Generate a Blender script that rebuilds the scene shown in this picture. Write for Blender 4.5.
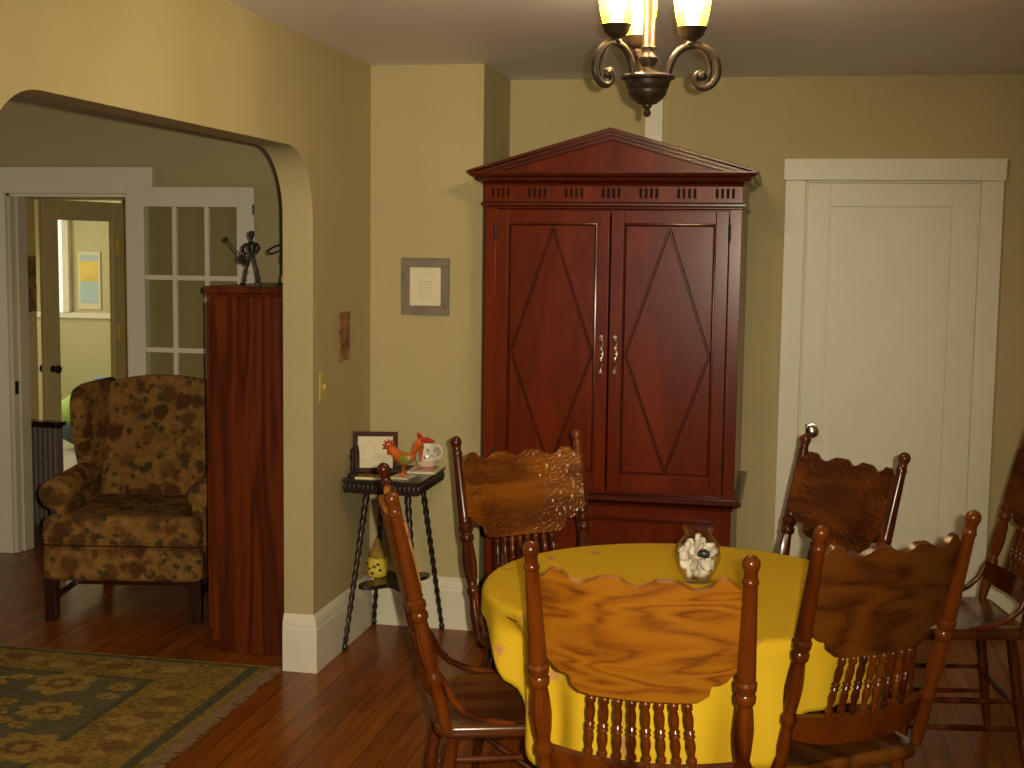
import bpy, math, random
from mathutils import Vector, Matrix, noise
C = bpy.context.scene
for o in list(bpy.data.objects):
    bpy.data.objects.remove(o)
COL = C.collection
PI = math.pi
R = math.radians
random.seed(7)

# ------------------------------------------------------------------ camera
CAM_D, CAM_H, FPX = 6.1549, 1.6617, 1341.1
YAW, PITCH, ROLL = -.2013, -.0996, .0129
cy_, sy_ = math.cos(YAW), math.sin(YAW)
cp_, sp_ = math.cos(PITCH), math.sin(PITCH)
R0 = Vector((cy_, -sy_, 0)); FH = Vector((sy_, cy_, 0)); ZZ = Vector((0, 0, 1))
FW = FH*cp_ + ZZ*sp_; U0 = -FH*sp_ + ZZ*cp_
CR = R0*math.cos(ROLL) + U0*math.sin(ROLL)
CU = -R0*math.sin(ROLL) + U0*math.cos(ROLL)
EYE = Vector((0, -CAM_D, CAM_H))
cam_d = bpy.data.cameras.new('camera'); cam = bpy.data.objects.new('camera', cam_d); COL.objects.link(cam)
cam_d.sensor_width = 36; cam_d.lens = FPX/1024*36; cam_d.clip_start = .05
M = Matrix((CR, CU, -FW)).transposed().to_4x4(); M.translation = EYE
cam.matrix_world = M
C.camera = cam
C.view_settings.view_transform = 'Standard'
C.view_settings.look = 'None'
C.view_settings.exposure = 0.0
C.view_settings.gamma = 1
C.view_settings.use_curve_mapping = False

# ------------------------------------------------------------------ light
W = bpy.data.worlds.new('world'); C.world = W; W.use_nodes = True
W.node_tree.nodes['Background'].inputs[0].default_value = (.93, .95, 1.0, 1)
W.node_tree.nodes['Background'].inputs[1].default_value = 1.2

def lamp(name, kind, loc, power, color, **kw):
    d = bpy.data.lights.new(name, kind); d.energy = power; d.color = color
    for k, v in kw.items(): setattr(d, k, v)
    o = bpy.data.objects.new(name, d); COL.objects.link(o); o.location = loc
    return o
# the camera's own flash, just right of and above the lens
FLASH_POWER = 535
fl = lamp('camera_flash', 'SPOT', EYE + CR*.055 + CU*.025, FLASH_POWER, (1.0, .88, .63),
          spot_size=R(69), spot_blend=1.0, shadow_soft_size=.012)
aim = (FW*1.0 - CR*.087 - CU*.087).normalized()
fl.rotation_euler = aim.to_track_quat('-Z', 'Y').to_euler()
BULB = 2900          # strength of each chandelier bulb
# daylight in the sun room beyond the hall, and from the living room's own window on the left
sun_room = lamp('sun_room_daylight', 'AREA', (-6.7, 3.3, 1.6), 34, (1.0, .95, .74), shape='RECTANGLE', size=1.6, size_y=1.4)
sun_room.rotation_euler = Vector((1, -.15, -.25)).to_track_quat('-Z', 'Y').to_euler()
liv = lamp('living_room_daylight', 'AREA', (-6.3, -1.6, 1.5), 12, (1.0, .9, .7), shape='RECTANGLE', size=1.4, size_y=1.4)
liv.rotation_euler = Vector((1, .15, -.1)).to_track_quat('-Z', 'Y').to_euler()

# ------------------------------------------------------------------ materials
def nt(name):
    m = bpy.data.materials.new(name); m.use_nodes = True
    t = m.node_tree; b = t.nodes['Principled BSDF']
    return m, t, b
def node(t, kind, **kw):
    n = t.nodes.new(kind)
    for k, v in kw.items():
        if isinstance(k, str) and k.startswith('i_'): n.inputs[k[2:].replace('_', ' ')].default_value = v
        else: setattr(n, k, v)
    return n
def col4(c): return (c[0], c[1], c[2], 1)
def ramp(t, src, stops, interp='LINEAR'):
    r = t.nodes.new('ShaderNodeValToRGB'); r.color_ramp.interpolation = interp
    e = r.color_ramp.elements
    while len(e) > len(stops): e.remove(e[-1])
    while len(e) < len(stops): e.new(.5)
    for k, (p, c) in enumerate(stops): e[k].position = p; e[k].color = col4(c)
    t.links.new(src, r.inputs[0]); return r
def coords(t, scale=(1, 1, 1), rnd=0.0, rot=(0, 0, 0)):
    tc = t.nodes.new('ShaderNodeTexCoord'); mp = t.nodes.new('ShaderNodeMapping')
    mp.inputs['Scale'].default_value = scale; mp.inputs['Rotation'].default_value = rot
    src = tc.outputs['Object']
    if rnd:
        oi = t.nodes.new('ShaderNodeObjectInfo'); mm = t.nodes.new('ShaderNodeMath'); mm.operation = 'MULTIPLY'; mm.inputs[1].default_value = rnd
        t.links.new(oi.outputs['Random'], mm.inputs[0])
        va = t.nodes.new('ShaderNodeVectorMath'); va.operation = 'ADD'
        t.links.new(src, va.inputs[0]); t.links.new(mm.outputs[0], va.inputs[1]); src = va.outputs[0]
    t.links.new(src, mp.inputs['Vector'])
    return mp.outputs['Vector']
def bump(t, b, src, strength=.2, dist=.002):
    bp = t.nodes.new('ShaderNodeBump'); bp.inputs['Strength'].default_value = strength; bp.inputs['Distance'].default_value = dist
    t.links.new(src, bp.inputs['Height']); t.links.new(bp.outputs[0], b.inputs['Normal'])
def plain(name, c, rough=.5, metal=0, spec=.5, var=.06, scale=6, coat=0, bmp=0):
    m, t, b = nt(name)
    n = node(t, 'ShaderNodeTexNoise'); n.inputs['Scale'].default_value = scale; n.inputs['Detail'].default_value = 4
    t.links.new(coords(t), n.inputs['Vector'])
    r = ramp(t, n.outputs['Fac'], [(.3, [x*(1-var) for x in c]), (.7, [min(1, x*(1+var)) for x in c])])
    t.links.new(r.outputs[0], b.inputs['Base Color'])
    b.inputs['Roughness'].default_value = rough; b.inputs['Metallic'].default_value = metal
    b.inputs['Specular IOR Level'].default_value = spec; b.inputs['Coat Weight'].default_value = coat
    if bmp: bump(t, b, n.outputs['Fac'], bmp)
    return m
def wood(name, dark, mid, light, scale=(3, 3, .5), k=26, rough=.35, coat=.3, rnd=5, fine=.35, carve=False, spec=.35, stops=(.12, .5, .85)):
    m, t, b = nt(name)
    v = coords(t, scale, rnd)
    n = node(t, 'ShaderNodeTexNoise'); n.inputs['Scale'].default_value = 1.6; n.inputs['Detail'].default_value = 2.5; n.inputs['Distortion'].default_value = .35
    t.links.new(v, n.inputs['Vector'])
    mu = node(t, 'ShaderNodeMath', operation='MULTIPLY'); mu.inputs[1].default_value = k
    t.links.new(n.outputs['Fac'], mu.inputs[0])
    si = node(t, 'ShaderNodeMath', operation='SINE'); t.links.new(mu.outputs[0], si.inputs[0])
    mr = node(t, 'ShaderNodeMapRange'); mr.inputs[1].default_value = -1; mr.inputs[2].default_value = 1
    t.links.new(si.outputs[0], mr.inputs[0])
    f = node(t, 'ShaderNodeTexNoise'); f.inputs['Scale'].default_value = 14; f.inputs['Detail'].default_value = 5
    t.links.new(v, f.inputs['Vector'])
    mix = node(t, 'ShaderNodeMix'); mix.inputs[0].default_value = fine
    t.links.new(mr.outputs[0], mix.inputs[2]); t.links.new(f.outputs['Fac'], mix.inputs[3])
    r = ramp(t, mix.outputs[0], [(stops[0], dark), (stops[1], mid), (stops[2], light)])
    t.links.new(r.outputs[0], b.inputs['Base Color'])
    b.inputs['Roughness'].default_value = rough; b.inputs['Coat Weight'].default_value = coat; b.inputs['Coat Roughness'].default_value = .15; b.inputs['Specular IOR Level'].default_value = spec
    if carve:
        vo = node(t, 'ShaderNodeTexVoronoi'); vo.inputs['Scale'].default_value = 75
        vo.feature = 'SMOOTH_F1'
        t.links.new(coords(t), vo.inputs['Vector'])
        # pressed relief round the border, smooth in the middle
        ct = node(t, 'ShaderNodeTexCoord'); mp = node(t, 'ShaderNodeMapping'); mp.inputs['Location'].default_value = (0, 0, -8.7); mp.inputs['Scale'].default_value = (7.5, 0, 10)
        t.links.new(ct.outputs['Object'], mp.inputs['Vector'])
        ln = node(t, 'ShaderNodeVectorMath', operation='LENGTH'); t.links.new(mp.outputs[0], ln.inputs[0])
        mk = ramp(t, ln.outputs['Value'], [(.68, (0, 0, 0)), (.80, (1, 1, 1))])
        wv = node(t, 'ShaderNodeTexWave', wave_type='RINGS'); wv.inputs['Scale'].default_value = 14; wv.inputs['Distortion'].default_value = 9; wv.inputs['Detail'].default_value = 1; wv.inputs['Detail Scale'].default_value = 2.5
        t.links.new(coords(t), wv.inputs['Vector'])
        hh = node(t, 'ShaderNodeMix'); hh.inputs[0].default_value = .45; t.links.new(vo.outputs['Distance'], hh.inputs[2]); t.links.new(wv.outputs['Fac'], hh.inputs[3])
        mm = node(t, 'ShaderNodeMath', operation='MULTIPLY'); t.links.new(hh.outputs[0], mm.inputs[0]); t.links.new(mk.outputs[0], mm.inputs[1])
        bump(t, b, mm.outputs[0], .8, .006)
    else:
        bump(t, b, f.outputs['Fac'], .05, .001)
    return m
def glass_like(name, tint=(1, 1, 1), gloss=.9, ior=1.45):
    m, t, b = nt(name); t.nodes.remove(b)
    tr = node(t, 'ShaderNodeBsdfTransparent'); tr.inputs[0].default_value = col4(tint)
    gl = node(t, 'ShaderNodeBsdfGlossy'); gl.inputs['Roughness'].default_value = .02
    lw = node(t, 'ShaderNodeLayerWeight'); lw.inputs['Blend'].default_value = .5
    pw = node(t, 'ShaderNodeMath', operation='POWER'); pw.inputs[1].default_value = 3.5; t.links.new(lw.outputs['Facing'], pw.inputs[0])
    fr = node(t, 'ShaderNodeMath', operation='MULTIPLY_ADD'); fr.inputs[1].default_value = .9; fr.inputs[2].default_value = .045; t.links.new(pw.outputs[0], fr.inputs[0])
    mx = node(t, 'ShaderNodeMixShader')
    t.links.new(fr.outputs[0], mx.inputs[0]); t.links.new(tr.outputs[0], mx.inputs[1]); t.links.new(gl.outputs[0], mx.inputs[2])
    t.links.new(mx.outputs[0], t.nodes['Material Output'].inputs[0])
    return m
def emitter(name, c, s):
    m, t, b = nt(name); t.nodes.remove(b)
    e = node(t, 'ShaderNodeEmission'); e.inputs[0].default_value = col4(c); e.inputs[1].default_value = s
    t.links.new(e.outputs[0], t.nodes['Material Output'].inputs[0]); return m

MAT = {}
MAT['wall'] = plain('beige_wall_paint', (.46, .385, .20), .75, var=.03, scale=3, spec=.25)
MAT['wall_living'] = plain('khaki_wall_paint', (.43, .355, .195), .8, var=.03, scale=3, spec=.2)
MAT['ceiling'] = plain('ceiling_paint', (.86, .82, .86), .5, var=.02, spec=.5)
MAT['white'] = plain('cream_trim_paint', (.74, .69, .55), .42, var=.02, scale=5, spec=.4)
MAT['hall_cream'] = plain('hall_cream_paint', (.68, .53, .24), .5, var=.03)
MAT['sun_wall'] = plain('sun_room_paint', (.52, .48, .27), .8, var=.03)
MAT['sun_floor'] = plain('pale_floor', (.55, .5, .4), .6, var=.08)
MAT['post'] = wood('red_oak_turned', (.035, .006, .0008), (.085, .0165, .0012), (.12, .027, .002), (4, 4, .8), 18, .25, .2, spec=.25)
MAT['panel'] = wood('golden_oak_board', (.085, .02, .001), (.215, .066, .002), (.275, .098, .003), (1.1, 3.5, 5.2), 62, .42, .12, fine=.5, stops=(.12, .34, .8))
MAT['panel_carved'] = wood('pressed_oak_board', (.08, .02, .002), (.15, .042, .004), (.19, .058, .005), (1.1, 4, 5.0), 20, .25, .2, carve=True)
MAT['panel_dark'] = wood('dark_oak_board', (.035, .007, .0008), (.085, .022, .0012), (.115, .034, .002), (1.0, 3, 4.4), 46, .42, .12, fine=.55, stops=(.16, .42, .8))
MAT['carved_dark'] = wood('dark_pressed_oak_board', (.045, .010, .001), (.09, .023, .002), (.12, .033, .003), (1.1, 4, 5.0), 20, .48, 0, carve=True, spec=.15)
MAT['seat'] = wood('oak_seat_board', (.05, .012, .002), (.11, .03, .004), (.16, .05, .006), (5, .8, 3), 22, .25, .4)
MAT['cherry'] = wood('cherry_wood', (.075, .009, .0015), (.122, .0155, .0025), (.155, .023, .004), (3, 3, .5), 10, .22, 0, spec=.22, fine=.6)
MAT['cherry_trim'] = wood('cherry_moulding', (.05, .008, .0025), (.08, .0125, .0035), (.10, .017, .005), (.6, 3, 3), 10, .23, .1, fine=.6)
MAT['cherry_groove'] = plain('dark_cherry_groove', (.022, .007, .004), .85, spec=.05)
MAT['cabinet'] = wood('red_stained_oak', (.045, .006, .001), (.105, .017, .002), (.145, .028, .003), (5, 5, .35), 34, .4, .1, fine=.5)
MAT['ebony'] = plain('dark_stained_wood', (.018, .008, .006), .35, var=.3, coat=.3)
MAT['mahogany'] = plain('dark_mahogany', (.03, .01, .006), .3, var=.3, coat=.3)
MAT['bronze'] = plain('antique_bronze', (.032, .019, .010), .4, metal=.15, spec=.35, var=.5, scale=45)
MAT['brass'] = plain('aged_brass', (.62, .42, .12), .3, metal=1)
MAT['hinge_brass'] = plain('hinge_brass', (.85, .62, .16), .3, metal=.2)
MAT['switch'] = plain('brassy_plate', (.52, .40, .10), .35, metal=.2)
MAT['nickel'] = plain('nickel', (.75, .71, .62), .22, metal=1)
MAT['iron'] = plain('dark_iron', (.03, .024, .02), .45, metal=.6)
MAT['paper'] = plain('cream_paper', (.72, .65, .47), .8, var=.03)
MAT['ink'] = plain('grey_ink', (.33, .29, .21), .8)
MAT['darkink'] = plain('black_ink', (.05, .045, .04), .8)
MAT['greyframe'] = plain('grey_wood_frame', (.19, .155, .115), .6, var=.2, scale=30)
MAT['white_ceramic'] = plain('white_ceramic', (.72, .68, .56), .12, var=.03, coat=.6)
MAT['red_glaze'] = plain('red_glaze', (.5, .03, .02), .15, coat=.6)
MAT['yellow_glaze'] = plain('yellow_glaze', (.68, .5, .05), .2, coat=.5)
MAT['orange_paint'] = plain('orange_paint', (.62, .13, .02), .3, var=.3, scale=20, coat=.4)
MAT['green_paint'] = plain('olive_green_paint', (.26, .26, .03), .3, var=.3, scale=30, coat=.4)
MAT['glass'] = glass_like('clear_glass')
MAT['pane'] = glass_like('window_glass', (.93, .93, .88))
MAT['outside'] = emitter('daylight_sky', (1, .97, .82), 1.5)
MAT['bulb'] = emitter('lit_bulb', (1.0, .86, .62), BULB)

def mk_floor():
    m, t, b = nt('fir_floor_boards')
    v = coords(t, (1, 1, 1), 0, (0, 0, PI/2))
    br = node(t, 'ShaderNodeTexBrick'); br.offset = .37; br.squash = 1
    br.inputs['Scale'].default_value = 1; br.inputs['Brick Width'].default_value = 2.6; br.inputs['Row Height'].default_value = .083
    br.inputs['Mortar Size'].default_value = .0016; br.inputs['Bias'].default_value = 0
    br.inputs['Color1'].default_value = (.29, .079, .007, 1); br.inputs['Color2'].default_value = (.215, .055, .005, 1)
    br.inputs['Mortar'].default_value = (.06, .017, .005, 1)
    t.links.new(v, br.inputs['Vector'])
    n = node(t, 'ShaderNodeTexNoise'); n.inputs['Scale'].default_value = 3; n.inputs['Detail'].default_value = 6; n.inputs['Distortion'].default_value = .4
    t.links.new(coords(t, (9, .7, 1)), n.inputs['Vector'])
    r = ramp(t, n.outputs['Fac'], [(.3, (.68, .66, .62)), (.7, (1.12, 1.12, 1.12))])
    mx = node(t, 'ShaderNodeMix', data_type='RGBA', blend_type='MULTIPLY'); mx.inputs[0].default_value = 1
    t.links.new(br.outputs['Color'], mx.inputs[6]); t.links.new(r.outputs[0], mx.inputs[7])
    t.links.new(mx.outputs[2], b.inputs['Base Color'])
    b.inputs['Roughness'].default_value = .27; b.inputs['Specular IOR Level'].default_value = .2
    return m
MAT['floor'] = mk_floor()

def mk_fabric():
    m, t, b = nt('floral_upholstery')
    v = coords(t, (1, 1, 1))
    d = node(t, 'ShaderNodeTexNoise'); d.inputs['Scale'].default_value = 28; d.inputs['Detail'].default_value = 3
    t.links.new(v, d.inputs['Vector'])
    add = node(t, 'ShaderNodeVectorMath', operation='MULTIPLY_ADD'); add.inputs[1].default_value = (.07, .07, .07)
    t.links.new(d.outputs['Color'], add.inputs[0]); t.links.new(v, add.inputs[2])
    base = ramp(t, d.outputs['Fac'], [(.3, (.19, .085, .018)), (.7, (.31, .155, .04))])
    cur = base.outputs[0]
    for sc, thr, cols in ((10.0, .40, [(0, (.075, .024, .008)), (.4, (.105, .042, .010)), (.7, (.14, .058, .012)), (.9, (.055, .042, .012))]),
                          (19.0, .30, [(0, (.045, .04, .014)), (.5, (.095, .042, .012)), (.8, (.05, .028, .01))])):
        vo = node(t, 'ShaderNodeTexVoronoi'); vo.inputs['Scale'].default_value = sc
        t.links.new(add.outputs[0], vo.inputs['Vector'])
        cr = ramp(t, vo.outputs['Color'], cols, 'CONSTANT')
        lt = ramp(t, vo.outputs['Distance'], [(thr-.06, (.9, .9, .9)), (thr+.1, (0, 0, 0))])
        mx = node(t, 'ShaderNodeMix', data_type='RGBA')
        t.links.new(lt.outputs[0], mx.inputs[0]); t.links.new(cur, mx.inputs[6]); t.links.new(cr.outputs[0], mx.inputs[7])
        cur = mx.outputs[2]
    t.links.new(cur, b.inputs['Base Color']); b.inputs['Roughness'].default_value = .85; b.inputs['Specular IOR Level'].default_value = .2
    return m
MAT['fabric'] = mk_fabric()

def mk_cloth():
    m, t, b = nt('golden_damask_cloth')
    v = coords(t)
    vo = node(t, 'ShaderNodeTexVoronoi'); vo.inputs['Scale'].default_value = 9
    t.links.new(v, vo.inputs['Vector'])
    n = node(t, 'ShaderNodeTexNoise'); n.inputs['Scale'].default_value = 60; n.inputs['Detail'].default_value = 3
    t.links.new(v, n.inputs['Vector'])
    ad = node(t, 'ShaderNodeMath', operation='MULTIPLY_ADD'); ad.inputs[1].default_value = .5
    t.links.new(n.outputs['Fac'], ad.inputs[0]); t.links.new(vo.outputs['Distance'], ad.inputs[2])
    k = ramp(t, ad.outputs[0], [(.38, (.52, .25, .085)), (.47, (.62, .39, .016))])
    t.links.new(k.outputs[0], b.inputs['Base Color'])
    b.inputs['Roughness'].default_value = .7; b.inputs['Specular IOR Level'].default_value = .12
    w = node(t, 'ShaderNodeTexNoise'); w.inputs['Scale'].default_value = 5; w.inputs['Detail'].default_value = 2
    t.links.new(v, w.inputs['Vector']); bump(t, b, w.outputs['Fac'], .25, .01)
    return m
MAT['cloth'] = mk_cloth()

def mk_shade():
    m, t, b = nt('amber_glass_shade'); t.nodes.remove(b)
    tl = node(t, 'ShaderNodeBsdfTranslucent'); tl.inputs[0].default_value = (.22, .12, .0016, 1)
    tr = node(t, 'ShaderNodeBsdfTransparent'); tr.inputs[0].default_value = (1, .93, .72, 1)
    gl = node(t, 'ShaderNodeBsdfGlossy'); gl.inputs['Roughness'].default_value = .2
    a = node(t, 'ShaderNodeMixShader'); a.inputs[0].default_value = .12
    c = node(t, 'ShaderNodeMixShader'); c.inputs[0].default_value = .05
    t.links.new(tl.outputs[0], a.inputs[1]); t.links.new(tr.outputs[0], a.inputs[2])
    t.links.new(a.outputs[0], c.inputs[1]); t.links.new(gl.outputs[0], c.inputs[2])
    t.links.new(c.outputs[0], t.nodes['Material Output'].inputs[0]); return m
MAT['shade'] = mk_shade()
def rug_mat(name, c, v=.25):
    return plain(name, c, .95, var=v, scale=55, spec=.05, bmp=.3)
MAT['rug_field'] = rug_mat('rug_slate_green', (.135, .115, .052))
MAT['rug_gold'] = rug_mat('rug_old_gold', (.25, .155, .035), .45)
MAT['rug_flower'] = rug_mat('rug_pale_gold', (.33, .21, .05), .3)
MAT['rug_dark'] = rug_mat('rug_dark_stripe', (.09, .085, .04))
MAT['rug_vine'] = rug_mat('rug_brown', (.19, .10, .03))
MAT['fringe'] = plain('rug_fringe', (.15, .085, .033), .9, var=.2, scale=40)

# ------------------------------------------------------------------ mesh helpers
class MB:
    def __init__(s): s.v = []; s.f = []; s.m = []; s.X = Matrix.Identity(4)
    def add(s, vs, fs, mi=0):
        b = len(s.v); X = s.X
        s.v += [tuple(X @ Vector(p)) for p in vs]
        s.f += [tuple(b+i for i in f) for f in fs]; s.m += [mi]*len(fs)
        return s
    def box(s, x0, x1, y0, y1, z0, z1, mi=0):
        x0, x1 = min(x0, x1), max(x0, x1); y0, y1 = min(y0, y1), max(y0, y1); z0, z1 = min(z0, z1), max(z0, z1)
        vs = [(x0, y0, z0), (x1, y0, z0), (x1, y1, z0), (x0, y1, z0), (x0, y0, z1), (x1, y0, z1), (x1, y1, z1), (x0, y1, z1)]
        return s.add(vs, [(0, 3, 2, 1), (4, 5, 6, 7), (0, 1, 5, 4), (1, 2, 6, 5), (2, 3, 7, 6), (3, 0, 4, 7)], mi)
    def prism(s, poly, h0, h1, axis='z', mi=0):
        # polygon (2D) extruded along axis; z: (x,y), y: (x,z), x: (y,z)
        n = len(poly)
        def P(a, b, h): return {'z': (a, b, h), 'y': (a, h, b), 'x': (h, a, b)}[axis]
        vs = [P(a, b, h0) for a, b in poly] + [P(a, b, h1) for a, b in poly]
        fs = [tuple(range(n))[::-1], tuple(range(n, 2*n))] + [(i, (i+1) % n, n+(i+1) % n, n+i) for i in range(n)]
        return s.add(vs, fs, mi)
    def lathe(s, prof, a=(0, 0, 0), b=(0, 0, 1), seg=14, cap=True, mod=None, mi=0):
        # prof: [(t, r)], t is 0..1 along a->b; mod(t, ang) multiplies the radius
        a = Vector(a); b = Vector(b); d = b-a; q = d.normalized()
        u = q.orthogonal().normalized() if abs(q.z) < .9 else (Vector((1, 0, 0)) - q*q.x).normalized()
        w = q.cross(u); vs = []; fs = []
        for t, r in prof:
            c = a + d*t
            for k in range(seg):
                g = 2*PI*k/seg; rr = r*(mod(t, g) if mod else 1)
                vs.append(tuple(c + (u*math.cos(g) + w*math.sin(g))*rr))
        n = len(prof)
        for i in range(n-1):
            for k in range(seg):
                k2 = (k+1) % seg
                fs.append((i*seg+k, i*seg+k2, (i+1)*seg+k2, (i+1)*seg+k))
        if cap:
            fs.append(tuple(range(seg))[::-1]); fs.append(tuple((n-1)*seg+k for k in range(seg)))
        return s.add(vs, fs, mi)
    def tube(s, pts, r, seg=8, flat=1.0, mi=0, closed=False):
        P = [Vector(p) for p in pts]; n = len(P)
        rs = r if isinstance(r, (list, tuple)) else [r]*n
        vs = []; fs = []; pu = None
        for i in range(n):
            if closed: d = (P[(i+1) % n]-P[i-1]).normalized()
            else: d = (P[min(i+1, n-1)]-P[max(i-1, 0)]).normalized()
            u = d.orthogonal().normalized() if pu is None else (pu - d*pu.dot(d)).normalized()
            pu = u; w = d.cross(u)
            for k in range(seg):
                g = 2*PI*k/seg
                vs.append(tuple(P[i] + u*math.cos(g)*rs[i] + w*math.sin(g)*rs[i]*flat))
        rng = n if closed else n-1
        for i in range(rng):
            j = (i+1) % n
            for k in range(seg):
                k2 = (k+1) % seg; fs.append((i*seg+k, i*seg+k2, j*seg+k2, j*seg+k))
        if not closed: fs.append(tuple(range(seg))[::-1]); fs.append(tuple((n-1)*seg+k for k in range(seg)))
        return s.add(vs, fs, mi)
    def ball(s, c, r, nu=12, nv=8, mi=0, fn=None):
        rx, ry, rz = r if isinstance(r, (tuple, list)) else (r, r, r)
        vs = []; fs = []
        for i in range(nv+1):
            th = PI*i/nv
            for k in range(nu):
                g = 2*PI*k/nu
                p = Vector((math.sin(th)*math.cos(g), math.sin(th)*math.sin(g), math.cos(th)))
                q = fn(p) if fn else 1
                vs.append((c[0]+p.x*rx*q, c[1]+p.y*ry*q, c[2]+p.z*rz*q))
        for i in range(nv):
            for k in range(nu):
                k2 = (k+1) % nu; fs.append((i*nu+k, (i+1)*nu+k, (i+1)*nu+k2, i*nu+k2))
        return s.add(vs, fs, mi)
    def slab(s, U, lo, hi, pos, th, nv=6, mi_front=0):
        # a board given by lo(u)..hi(u); pos(u,z) -> (point, normal); thickness th along the normal
        vs = []; fs = []; n = len(U)
        for side in (0, 1):
            for u in U:
                for j in range(nv+1):
                    z = lo(u) + (hi(u)-lo(u))*j/nv
                    p, nn = pos(u, z)
                    vs.append(tuple(Vector(p) + Vector(nn)*(th if side else 0)))
        S = n*(nv+1); q = nv+1; mi = []
        for i in range(n-1):
            for j in range(nv):
                a = i*q+j; fs.append((a, a+q, a+q+1, a+1)); mi.append(0)
                fs.append((S+a, S+a+1, S+a+q+1, S+a+q)); mi.append(mi_front)
            a = i*q; fs.append((a, S+a, S+a+q, a+q)); mi.append(0)
            a = i*q+nv; fs.append((a, a+q, S+a+q, S+a)); mi.append(0)
        for j in range(nv):
            fs.append((j, j+1, S+j+1, S+j)); mi.append(0)
            a = (n-1)*q+j; fs.append((a, S+a, S+a+1, a+1)); mi.append(0)
        b = len(s.m); s.add(vs, fs); s.m[b:] = mi
        return s
    def sweep(s, path, prof, closed=False, mi=0):
        # prof [(out, z)] swept along a 2D path with mitred corners; out is to the right of travel
        n = len(path); vs = []; fs = []; m = len(prof)
        for i in range(n):
            p = Vector(path[i])
            d1 = (p-Vector(path[i-1])).normalized() if (i > 0 or closed) else None
            d2 = (Vector(path[(i+1) % n])-p).normalized() if (i < n-1 or closed) else None
            d1 = d1 or d2; d2 = d2 or d1
            n1 = Vector((d1.y, -d1.x)); n2 = Vector((d2.y, -d2.x)); k = (n1+n2); k = k/(k.dot(n1))
            for o, z in prof: vs.append((p.x+k.x*o, p.y+k.y*o, z))
        for i in range(n if closed else n-1):
            j = (i+1) % n
            for k in range(m):
                k2 = (k+1) % m; fs.append((i*m+k, i*m+k2, j*m+k2, j*m+k))
        if not closed: fs.append(tuple(range(m))[::-1]); fs.append(tuple((n-1)*m+k for k in range(m)))
        return s.add(vs, fs, mi)
    def build(s, name, mat, parent=None, smooth=35, bev=0, loc=None, rot=None, sub=0):
        me = bpy.data.meshes.new(name); me.from_pydata(s.v, [], s.f); me.update()
        for m in (mat if isinstance(mat, (list, tuple)) else [mat]): me.materials.append(MAT[m] if isinstance(m, str) else m)
        for p, i in zip(me.polygons, s.m): p.material_index = i
        import bmesh
        bm = bmesh.new(); bm.from_mesh(me); bmesh.ops.recalc_face_normals(bm, faces=bm.faces); bm.to_mesh(me); bm.free()
        if smooth:
            for p in me.polygons: p.use_smooth = True
            if not sub: me.set_sharp_from_angle(angle=R(smooth))
        o = bpy.data.objects.new(name, me); COL.objects.link(o)
        if parent: o.parent = parent
        if loc is not None: o.location = loc
        if rot is not None: o.rotation_euler = rot
        if bev:
            b = o.modifiers.new('bevel', 'BEVEL'); b.width = bev; b.segments = 2; b.limit_method = 'ANGLE'; b.angle_limit = R(40)
            b.harden_normals = True
        if sub:
            b = o.modifiers.new('sub', 'SUBSURF'); b.levels = sub; b.render_levels = sub
        return o
def thing(name, label, cat, loc=(0, 0, 0), rz=0, group=None):
    o = bpy.data.objects.new(name, None); COL.objects.link(o); o.location = loc; o.rotation_euler = (0, 0, rz)
    return tag(o, label, cat, group)
def tag(o, label, cat, group=None):
    o['label'] = label; o['category'] = cat
    if group: o['group'] = group
    return o
def struct(o, label=None):
    o['kind'] = 'structure'
    if label: o['label'] = label
    return o
def dup(root, loc, rz, label, group=None):
    r = root.copy(); COL.objects.link(r); r.location = loc; r.rotation_euler = (0, 0, rz); r['label'] = label
    if group: r['group'] = group
    for ch in list(root.children):
        c = ch.copy(); COL.objects.link(c); c.parent = r
        for g in ch.children:
            d = g.copy(); COL.objects.link(d); d.parent = c
    return r
def interp(pts, x):
    if x <= pts[0][0]: return pts[0][1]
    for (a, va), (b, vb) in zip(pts, pts[1:]):
        if x <= b:
            t = (x-a)/(b-a) if b > a else 1; t = t*t*(3-2*t)
            return va+(vb-va)*t
    return pts[-1][1]
def lerp(a, b, t): return tuple(x+(y-x)*t for x, y in zip(a, b))

# ------------------------------------------------------------------ the room shell
ZC = 2.44
XL, XLB = -1.779, -1.900          # left wall, its face in this room and in the living room
YS = -.547                        # the wall that steps forward beside the armoire
XS = -1.281
YF = .29                          # far wall of the living room
XR = 1.62
struct(MB().box(-7.2, XR+.1, -7.2, 5.2, -.06, 0).build('floor', 'floor', smooth=0))
struct(MB().box(-7.2, XR+.1, -7.2, 5.2, ZC, ZC+.08).build('ceiling', 'ceiling', smooth=0))
struct(MB().box(XS, XR+.1, 0, .12, 0, ZC).build('wall_back', 'wall', smooth=0))
struct(MB().box(XLB, XS, YS, .12, 0, ZC).build('wall_corner', 'wall', smooth=0))
struct(MB().box(XR, XR+.1, -7.2, 0, 0, ZC).build('wall_right', 'wall', smooth=0))
wfm = MB()  # opening added so that world light enters behind the camera
for x0, x1, z0, z1 in ((-7.2, -1.6, 0, ZC), (-.35, XR+.1, 0, ZC), (-1.6, -.35, 0, .8), (-1.6, -.35, 2.1, ZC)): wfm.box(x0, x1, -7.3, -7.2, z0, z1)
struct(wfm.build('wall_front', 'wall', smooth=0))
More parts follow.
